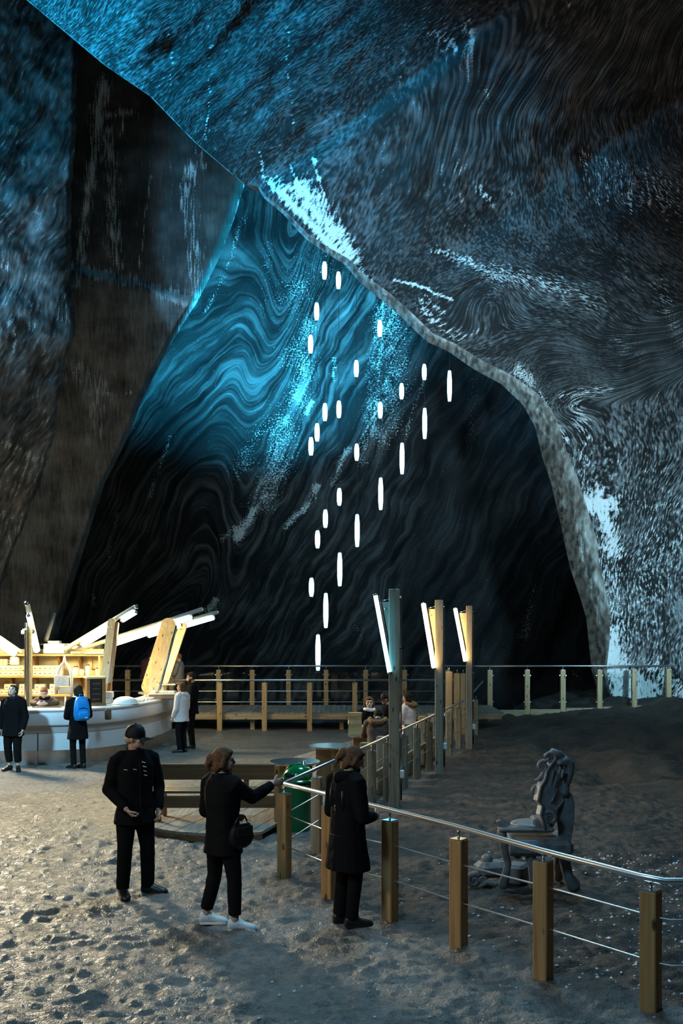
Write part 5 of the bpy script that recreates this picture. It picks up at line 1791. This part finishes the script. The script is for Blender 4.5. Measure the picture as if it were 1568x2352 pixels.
    if st.get('fur_hood_down'):
        h = MB().tube([nek + Vector((.085 * math.cos(a), -.03 + .075 * math.sin(a), .02 - .025 * math.sin(a) * -1)) * H for a in [math.pi * .95 + 1.1 * math.pi * q / 10 for q in range(11)]], [.028 * H] * 11, 8, rnd=True)
        link('fur_trim', blob('fur_trim', h, CL_FUR, .013, 1, .014, 36, seed=6), jk)
    # ---------------- hair and headgear
    hm = st.get('hairm', HAIR_B)
    hs = st.get('hair', 'short')
    if hs:
        h = MB()
        if hs != 'capped':
            h.ell(hd(0, -.014, .020), (.0495 * H, .0585 * H, .0585 * H), Rh, 18, 12)
            h.ell(hd(0, .024, .050), (.036 * H, .026 * H, .016 * H), Rh, 12, 8)
        else:
            h.ell(hd(0, -.030, -.004), (.047 * H, .036 * H, .036 * H), Rh, 14, 10)
        if hs in ('bob', 'bun', 'long'):
            for s in (-1, 1):
                h.tube([hd(s * .040, -.004, .03), hd(s * .048, -.010, 0), hd(s * .047, -.014, -.03), hd(s * .042, -.02, {'bob': -.055, 'bun': -.03, 'long': -.09}[hs])], [.016 * H, .017 * H, .016 * H, .012 * H], 8, rnd=True)
            h.ell(hd(0, -.036, -.024), (.046 * H, .030 * H, .048 * H), Rh, 14, 8)
        if hs == 'long':
            h.tube([hd(0, -.045, -.02), hd(0, -.055, -.07), hd(0, -.052, -.13)], [.042 * H, .040 * H, .02 * H], 12, rnd=True)
        if hs == 'bun':
            h.ell(hd(-.012, -.076, .004), (.028 * H, .026 * H, .036 * H), Rh, 12, 8)
            h.tube([hd(-.012, -.085, -.01), hd(-.014, -.090, -.035), hd(-.012, -.082, -.056)], [.02 * H, .018 * H, .007 * H], 8, rnd=True)
        link('hair', blob('hair', h, hm, .009, 2, .004, 34, seed=4), root)
    if st.get('beard'):
        h = MB().ell(hd(0, .026, -.046), (.033 * H, .032 * H, .024 * H), Rh, 12, 8)
        for s in (-1, 1):
            h.tube([hd(s * .042, .004, -.012), hd(s * .034, .026, -.040)], [.009 * H, .014 * H], 8, rnd=True)
        link('beard', blob('beard', h, hm, .008, 2, .003, 40), root)
    if st.get('cap'):
        cm = st['cap']
        prof = [(1.0, -.002), (1.02, .004), (1.02, .016), (.98, .034), (.84, .056), (.55, .071), (.2, .077), (.01, .078)]
        rings = [[hd(.0505 * r * math.cos(a), -.002 + .061 * r * math.sin(a), z + .008) for a in [2 * math.pi * q / 24 for q in range(24)]] for r, z in prof]
        c_ = MB().rings(rings)
        co = link('cap', c_.mesh('cap', cm, True), root)
        n = 10
        o1 = [(-.044 + .088 * k / n, .040 + .020 * math.sin(math.pi * k / n)) for k in range(n + 1)]
        o2 = [(.046 * math.cos(math.pi * k / n), .052 + .058 * math.sin(math.pi * k / n) ** .8) for k in range(n + 1)]
        br = MB().prism(o1 + o2, lambda u, v, t: hd(u, v, .012 - 6.0 * u * u * 1.2 - .10 * (v - .05)) + Rh @ Vector((0, 0, t)), .006)
        link('brim', br.mesh('brim', cm), co)
        link('button', MB().ell(hd(0, -.002, .087), (.006 * H, .006 * H, .004 * H), Rh, 8, 6).mesh('button', cm, True), co)
    if st.get('scarf'):
        up = (hc - nek).normalized()
        s_ = MB().tube([nek + up * .012 * H + Vector((.056 * math.cos(a), .054 * math.sin(a), .006 * math.sin(2 * a))) * H for a in [2 * math.pi * q / 18 for q in range(18)]], .023 * H, 8, closed=True)
        link('scarf', blob('scarf', s_, st['scarf'], .012, 1, .006, 18), jk)
    return root, jk, P


def on_jacket(jk, x, z, back=False):
    bv = BVHTree.FromPolygons([v.co for v in jk.data.vertices], [p.vertices for p in jk.data.polygons])
    h = bv.ray_cast(Vector((x, -2 if back else 2, z)), Vector((0, 1 if back else -1, 0)))
    return h[0]


def gl_(px_, py_, z=None):
    p = G(px_, py_)
    p.z = gz(p.x, p.y) if z is None else z
    return p


# ---- man in the cap, left foreground
r_, jk, P = human('man in a black cap and jacket standing left of the wooden bench', gl_(310, 2061), -150, 1.77,
    dict(elR=(.150, -.035, .635), wrR=(.088, .105, .535), hdR=(-.62, .30, -.72), elL=(-.158, -.03, .63), wrL=(-.125, .055, .505), hdL=(.1, .5, -.8),
         anR=(.072, -.01, .045), knR=(.066, .015, .285), anL=(-.082, -.012, .045), knL=(-.072, .012, .285), toe={'R': -6, 'L': 52}, hyaw=48, hpitch=-2, curl=34),
    dict(voxel=.0066, jacket=(CL_BLACK, .085, 1.35), trousers=CL_TROU, legbulk=1.06, hair='capped', hairm=HAIR_G, cap=CL_BLACK2, jvox=.011, collar_r=1.22, flare=.02))
H = 1.77
for k in range(4):
    a = on_jacket(jk, -.035 - .006 * k, 1.41 - .045 * k); b_ = on_jacket(jk, -.065 - .006 * k, 1.40 - .045 * k)
    if a and b_: link('chest_stripe', MB().tube([a, b_], .005, 6, rnd=True).mesh('chest_stripe', STRIPE, True), jk)
for xx in (.12, .03):
    a = on_jacket(jk, xx, 1.335); b_ = on_jacket(jk, xx + .03, 1.34)
    if a and b_: link('pocket_stripe', MB().tube([a, b_], .004, 6, rnd=True).mesh('pocket_stripe', STRIPE, True), jk)
pts = [on_jacket(jk, -.01, 1.46 - .08 * k) for k in range(9)]
link('zip', MB().tube([p for p in pts if p], .006, 6).mesh('zip', CL_BLACK2, True), jk)

# ---- woman pointing, centre foreground
r2, jk2, P2 = human('woman with tied brown hair and white sneakers reaching out towards the green bin', gl_(512, 2128), -42, 1.69,
    dict(elR=(.128, .105, .725), wrR=(.150, .238, .787), hdR=(.15, .95, .12), elL=(-.152, .0, .63), wrL=(-.075, .105, .60),
         anR=(.098, .0, .045), knR=(.080, .012, .285), anL=(-.118, -.02, .045), knL=(-.085, .012, .285), toe={'R': -44, 'L': -44}, hyaw=-32, hpitch=-3, curl=14),
    dict(voxel=.0066, jacket=(CL_BLACK, .10, 1.15), trousers=CL_TROU, hair='bun', hairm=HAIR_M, shoes=SHOE_W, solem=WHITEM, sneaker=True, jvox=.011, cuff=.085))
M2 = Matrix.Translation(r2.location) @ Matrix.Rotation(math.radians(-42), 4, 'Z')


def local_thing(name, lab, cat, M, at):
    return thing(name, lab, cat, M @ Vector(at))


bg = local_thing('shoulder_bag', 'black shoulder bag hanging at the hip of the woman reaching out', 'bag', M2, (.235, .02, .80))
b0 = Vector(bg.location)
rz = Matrix.Rotation(math.radians(-42), 3, 'Z')
mb = MB()
rings = []
for z, sx_, sy_ in ((-.02, .02, .06), (.01, .04, .11), (.07, .055, .135), (.15, .045, .125), (.20, .02, .10)):
    rings.append([b0 + rz @ Vector((sx_ * math.copysign(abs(math.cos(a)) ** .6, math.cos(a)), sy_ * math.copysign(abs(math.sin(a)) ** .6, math.sin(a)), z)) for a in [2 * math.pi * q / 16 for q in range(16)]])
part('bag_body', mb.rings(rings), CL_BLACK2, bg, True)
part('bag_flap', MB().cbox(b0 + rz @ Vector((.048, 0, .14)), (.014, .20, .09), .006, rz), SHOE_B, bg)
part('bag_strap', MB().tube([b0 + rz @ Vector((.0, .09, .19)), b0 + rz @ Vector((.0, .04, .27)), b0 + rz @ Vector((0, -.04, .27)), b0 + rz @ Vector((0, -.09, .19))], .010, 6), SHOE_B, bg, True)
part('bag_ring', MB().tube([b0 + rz @ Vector((.02, .08 + .02 * math.cos(a), .21 + .02 * math.sin(a))) for a in [2 * math.pi * q / 10 for q in range(10)]], .004, 6, closed=True), STEEL, bg, True)

# ---- woman in the long coat at the fence
r3, jk3, P3 = human('woman in a long black hooded coat looking down over the front fence', gl_(797, 2131), -52, 1.69,
    dict(neck=(0, .012, .836), head=(.004, .045, .915), elR=(.146, -.005, .615), wrR=(.085, .125, .60), elL=(-.146, -.005, .615), wrL=(-.085, .125, .60),
         anR=(.05, -.01, .045), anL=(-.052, -.015, .045), toe={'R': -24, 'L': -18}, hpitch=-26, hyaw=-14),
    dict(voxel=.0066, jacket=(CL_BLACK, .205, 1.4), trousers=CL_TROU, hair='bun', hairm=HAIR_M, hood_down=True, jvox=.011, flare=.026, collar_r=1.15))
for xx in (-.09, .09):
    pts = [on_jacket(jk3, xx, z, True) for z in (1.28, 1.2, 1.12)]
    pts = [p for p in pts if p]
    if len(pts) > 1: link('back_strap', MB().tube(pts, .014, 6).mesh('back_strap', CL_BLACK2, True), jk3)
a, b_ = on_jacket(jk3, -.02, 1.13, True), on_jacket(jk3, -.015, 1.09, True)
if a and b_: link('buckle', MB().tube([a, b_], .008, 6, rnd=True).mesh('buckle', STEEL, True), jk3)
a = [on_jacket(jk3, x_, .86, True) for x_ in (-.16, -.08, 0, .08, .16)]
a = [q for q in a if q]
if len(a) > 1: link('hip_seam', MB().tube(a, .005, 6).mesh('hip_seam', CL_BLACK2, True), jk3)

# ---- woman looking up at the bar
human('woman in a black coat looking up, standing with her back to the bar', gl_(30, 1772), 172, 1.68,
    dict(head=(0, .002, .928), hpitch=26, hyaw=-4, anR=(.05, -.012, .045), anL=(-.055, -.012, .045), elR=(.15, -.02, .63), elL=(-.148, -.02, .63), wrR=(.148, .02, .475), wrL=(-.135, .035, .475), toe={'R': -16, 'L': 30}),
    dict(jacket=(CL_BLACK, .11, 1.45), hair='bob', hairm=HAIR_B, scarf=CL_BLACK2, skin=SKIN_P, trousers=CL_TROU, cuff=.10, legbulk=1.12, flare=.02))

# ---- woman with the blue backpack
r5, jk5, P5 = human('woman in black with a hood of dark hair, standing at the bar with a backpack', gl_(179, 1763), 34, 1.68,
    dict(elR=(.145, .0, .63), wrR=(.10, .11, .60), elL=(-.14, .01, .63), wrL=(-.09, .12, .60), hpitch=-8, hyaw=12, anR=(.06, -.01, .045), anL=(-.055, -.01, .045), toe={'R': 20, 'L': 24}),
    dict(jacket=(CL_BLACK, .16, 1.1), hair='long', hairm=HAIR_B, trousers=CL_BLACK, legbulk=.92, boots=True, flare=.022))
M5 = Matrix.Translation(r5.location) @ Matrix.Rotation(math.radians(34), 4, 'Z')
bp0 = M5 @ Vector((0, -.165, .98))
bk = thing('backpack', 'bright blue backpack worn by the woman at the bar', 'backpack', bp0, None, 0)
rz = Matrix.Rotation(math.radians(34), 3, 'Z')


def bkp(nm, ctr, prof, mat, dep):
    rings = []
    for z, w, d_, yo in prof:
        rings.append([bp0 + rz @ (Vector(ctr) + Vector((w * math.copysign(abs(math.cos(a)) ** .65, math.cos(a)), yo + d_ * math.copysign(abs(math.sin(a)) ** .65, math.sin(a)), z))) for a in [2 * math.pi * q / 20 for q in range(20)]])
    return part(nm, MB().rings(rings), mat, bk, True)


bkp('main_pack', (0, -.06, 0), [(0, .10, .05, 0), (.02, .145, .08, 0), (.12, .165, .095, 0), (.28, .155, .09, .005), (.40, .13, .075, .015), (.46, .10, .05, .03), (.48, .05, .02, .04)], CL_BLUE, 0)
bkp('front_pocket', (0, -.16, .03), [(0, .09, .02, 0), (.02, .115, .045, 0), (.12, .115, .045, .0), (.19, .09, .025, .02)], CL_BLUE, 0)
part('haul_loop', MB().tube([bp0 + rz @ Vector(q) for q in ((-.03, .0, .46), (-.02, .0, .52), (.02, .0, .52), (.03, .0, .46))], .009, 6), CL_BLUE, bk, True)
for s_ in (-1, 1):
    part('shoulder_strap', MB().tube([bp0 + rz @ Vector((s_ * q[0], q[1], q[2])) for q in ((.06, .0, .44), (.085, .03, .47), (.10, .10, .475), (.105, .19, .45))], .018, 8), plain('pale_blue_strap', (.30, .55, .68), .5), bk, True)
part('pack_label', MB().cbox(bp0 + rz @ Vector((.04, -.208, .07)), (.06, .006, .025), .002, rz), plain('light_blue_label', (.25, .6, .9), .5), bk)
part('side_zip', MB().tube([bp0 + rz @ Vector(q) for q in ((-.09, -.150, .24), (0, -.158, .27), (.09, -.150, .24))], .005, 6), CL_BLACK2, bk, True)

# ---- vendor behind the counter
vp = Vector((W(109, 1590, 21.62).x, 21.62, 0)); vp.z = gz(vp.x, vp.y)
human('vendor in a brown jacket bending over the counter behind the bar', vp, 178, 1.63,
    dict(pelvis=(0, -.02, .50), neck=(0, .10, .795), head=(-.005, .155, .872), hpitch=-24, hyaw=8, shR=(.108, .085, .765), shL=(-.108, .085, .765), elR=(.165, .11, .735), wrR=(.06, .215, .735), elL=(-.165, .11, .735), wrL=(-.06, .20, .735), hdR=(-.7, .7, 0), hdL=(.7, .7, 0)),
    dict(jacket=(CL_BROWN, .06, 1.2), hair='short', hairm=HAIR_R, skin=SKIN_P, scarf=CL_BLACK))

# ---- couple at the right end of the bar
human('woman in a white quilted jacket and black trousers at the right end of the bar', gl_(417, 1727), 64, 1.59,
    dict(elR=(.14, .0, .63), wrR=(.125, .06, .50), elL=(-.14, .0, .63), wrL=(-.125, .06, .50), hyaw=18, toe={'R': 10, 'L': 14}),
    dict(jacket=(CL_WHITE, .07, 1.5), hair='bob', hairm=HAIR_M, hood_down=True, trousers=CL_BLACK, fold=.012))
human('bearded man in dark clothes beside the woman in the white jacket', gl_(440, 1717), 96, 1.78,
    dict(elR=(.14, .0, .63), wrR=(.11, .08, .52), elL=(-.14, .0, .63), wrL=(-.11, .08, .52), hyaw=6, hpitch=-6, toe={'R': 0, 'L': 10}),
    dict(jacket=(CL_BLACK, .06, 1.35), hair='short', hairm=HAIR_B, beard=True))

# ---- two people on the walkway behind the boards
human('person in a plum jacket leaning on the walkway rail behind the wide pine board', Vector((W(335, 1530, 29.3).x, 29.3, .4625)), -28, 1.70,
    dict(neck=(0, .09, .82), head=(0, .15, .895), hpitch=-18, elR=(.145, .09, .66), wrR=(.09, .2, .64), elL=(-.145, .09, .66), wrL=(-.09, .2, .64), shR=(.108, .07, .79), shL=(-.108, .07, .79)),
    dict(jacket=(CL_PLUM, .06, 1.4), hair='short', hairm=HAIR_B))
human('person in a grey jacket standing on the walkway behind the narrow pine board', Vector((W(411, 1520, 28.9).x, 28.9, .4625)), 80, 1.60,
    dict(hpitch=-14, elR=(.145, .03, .64), wrR=(.09, .13, .62), elL=(-.145, .03, .64), wrL=(-.09, .13, .62)),
    dict(jacket=(CL_GREY, .06, 1.4), hair='short', hairm=HAIR_R))

# ---- seated group at the far table


def seat(H, dz):
    """seated pose: seat height .44 m above the deck, in units of H"""
    s = (.44 + .125) / H
    k = .48 / H
    return dict(pelvis=(0, 0, s), hipR=(.05, .01, s - .005), hipL=(-.05, .01, s - .005), knR=(.07, .235, s - .005), knL=(-.07, .235, s - .005), anR=(.06, .235, .045), anL=(-.06, .235, .045),
                neck=(0, .02, s + .325), head=(0, .035, s + .415), shR=(.106, .015, s + .295), shL=(-.106, .015, s + .295),
                elR=(.13, .06, s + .125), elL=(-.13, .06, s + .125), wrR=(.07, .19, s + .14), wrL=(-.07, .19, s + .14))


H = 1.66
po = seat(H, 0); po.update(elL=(-.14, .06, .46), wrL=(-.09, .19, .475), elR=(.14, .06, .46), wrR=(.09, .17, .475), hpitch=0, hyaw=6)
human('girl in a dark jacket seated facing the camera beside the paper bag', Vector((W(848, 1600, 19.45).x, 19.45, .103)), 176, H, po,
      dict(jacket=(CL_BLACK, .03, 1.15), hair='bob', hairm=HAIR_M, skin=SKIN_P, scarf=STRIPE))
H = 1.66
po = seat(H, 0); s_ = po['pelvis'][2]
po.update(neck=(0, .11, s_ + .30), head=(0, .19, s_ + .345), shR=(.11, .09, s_ + .275), shL=(-.11, .09, s_ + .275), hpitch=-40, elR=(.15, .14, s_ + .15), elL=(-.15, .14, s_ + .15), wrR=(.06, .23, s_ + .15), wrL=(-.06, .23, s_ + .15))
human('person in a dark brown fur hooded coat seated with back turned', Vector((W(866, 1650, 17.5).x, 17.5, .103)), -6, H, po,
      dict(jacket=(CL_BROWN, .06, 1.7), hair='short', hairm=HAIR_B, fur_hood_down=True, hood_down=True))
po = seat(1.72, 0); po.update(hpitch=-10)
human('man in a black cap seated behind the nearest light pillar', Vector((W(893, 1620, 20.1).x, 20.1, .103)), 84, 1.72, po,
      dict(jacket=(CL_BLACK, .03, 1.2), hair='capped', hairm=HAIR_B, cap=CL_BLACK2))
po = seat(1.62, 0); po.update(hpitch=-6)
human('woman in a white jacket with a brown fur hood seated between the first two pillars', Vector((W(940, 1620, 21.0).x, 21.0, .103)), 62, 1.62, po,
      dict(jacket=(CL_WHITE, .05, 1.7), hair='bob', hairm=HAIR_B, fur_hood_down=True))
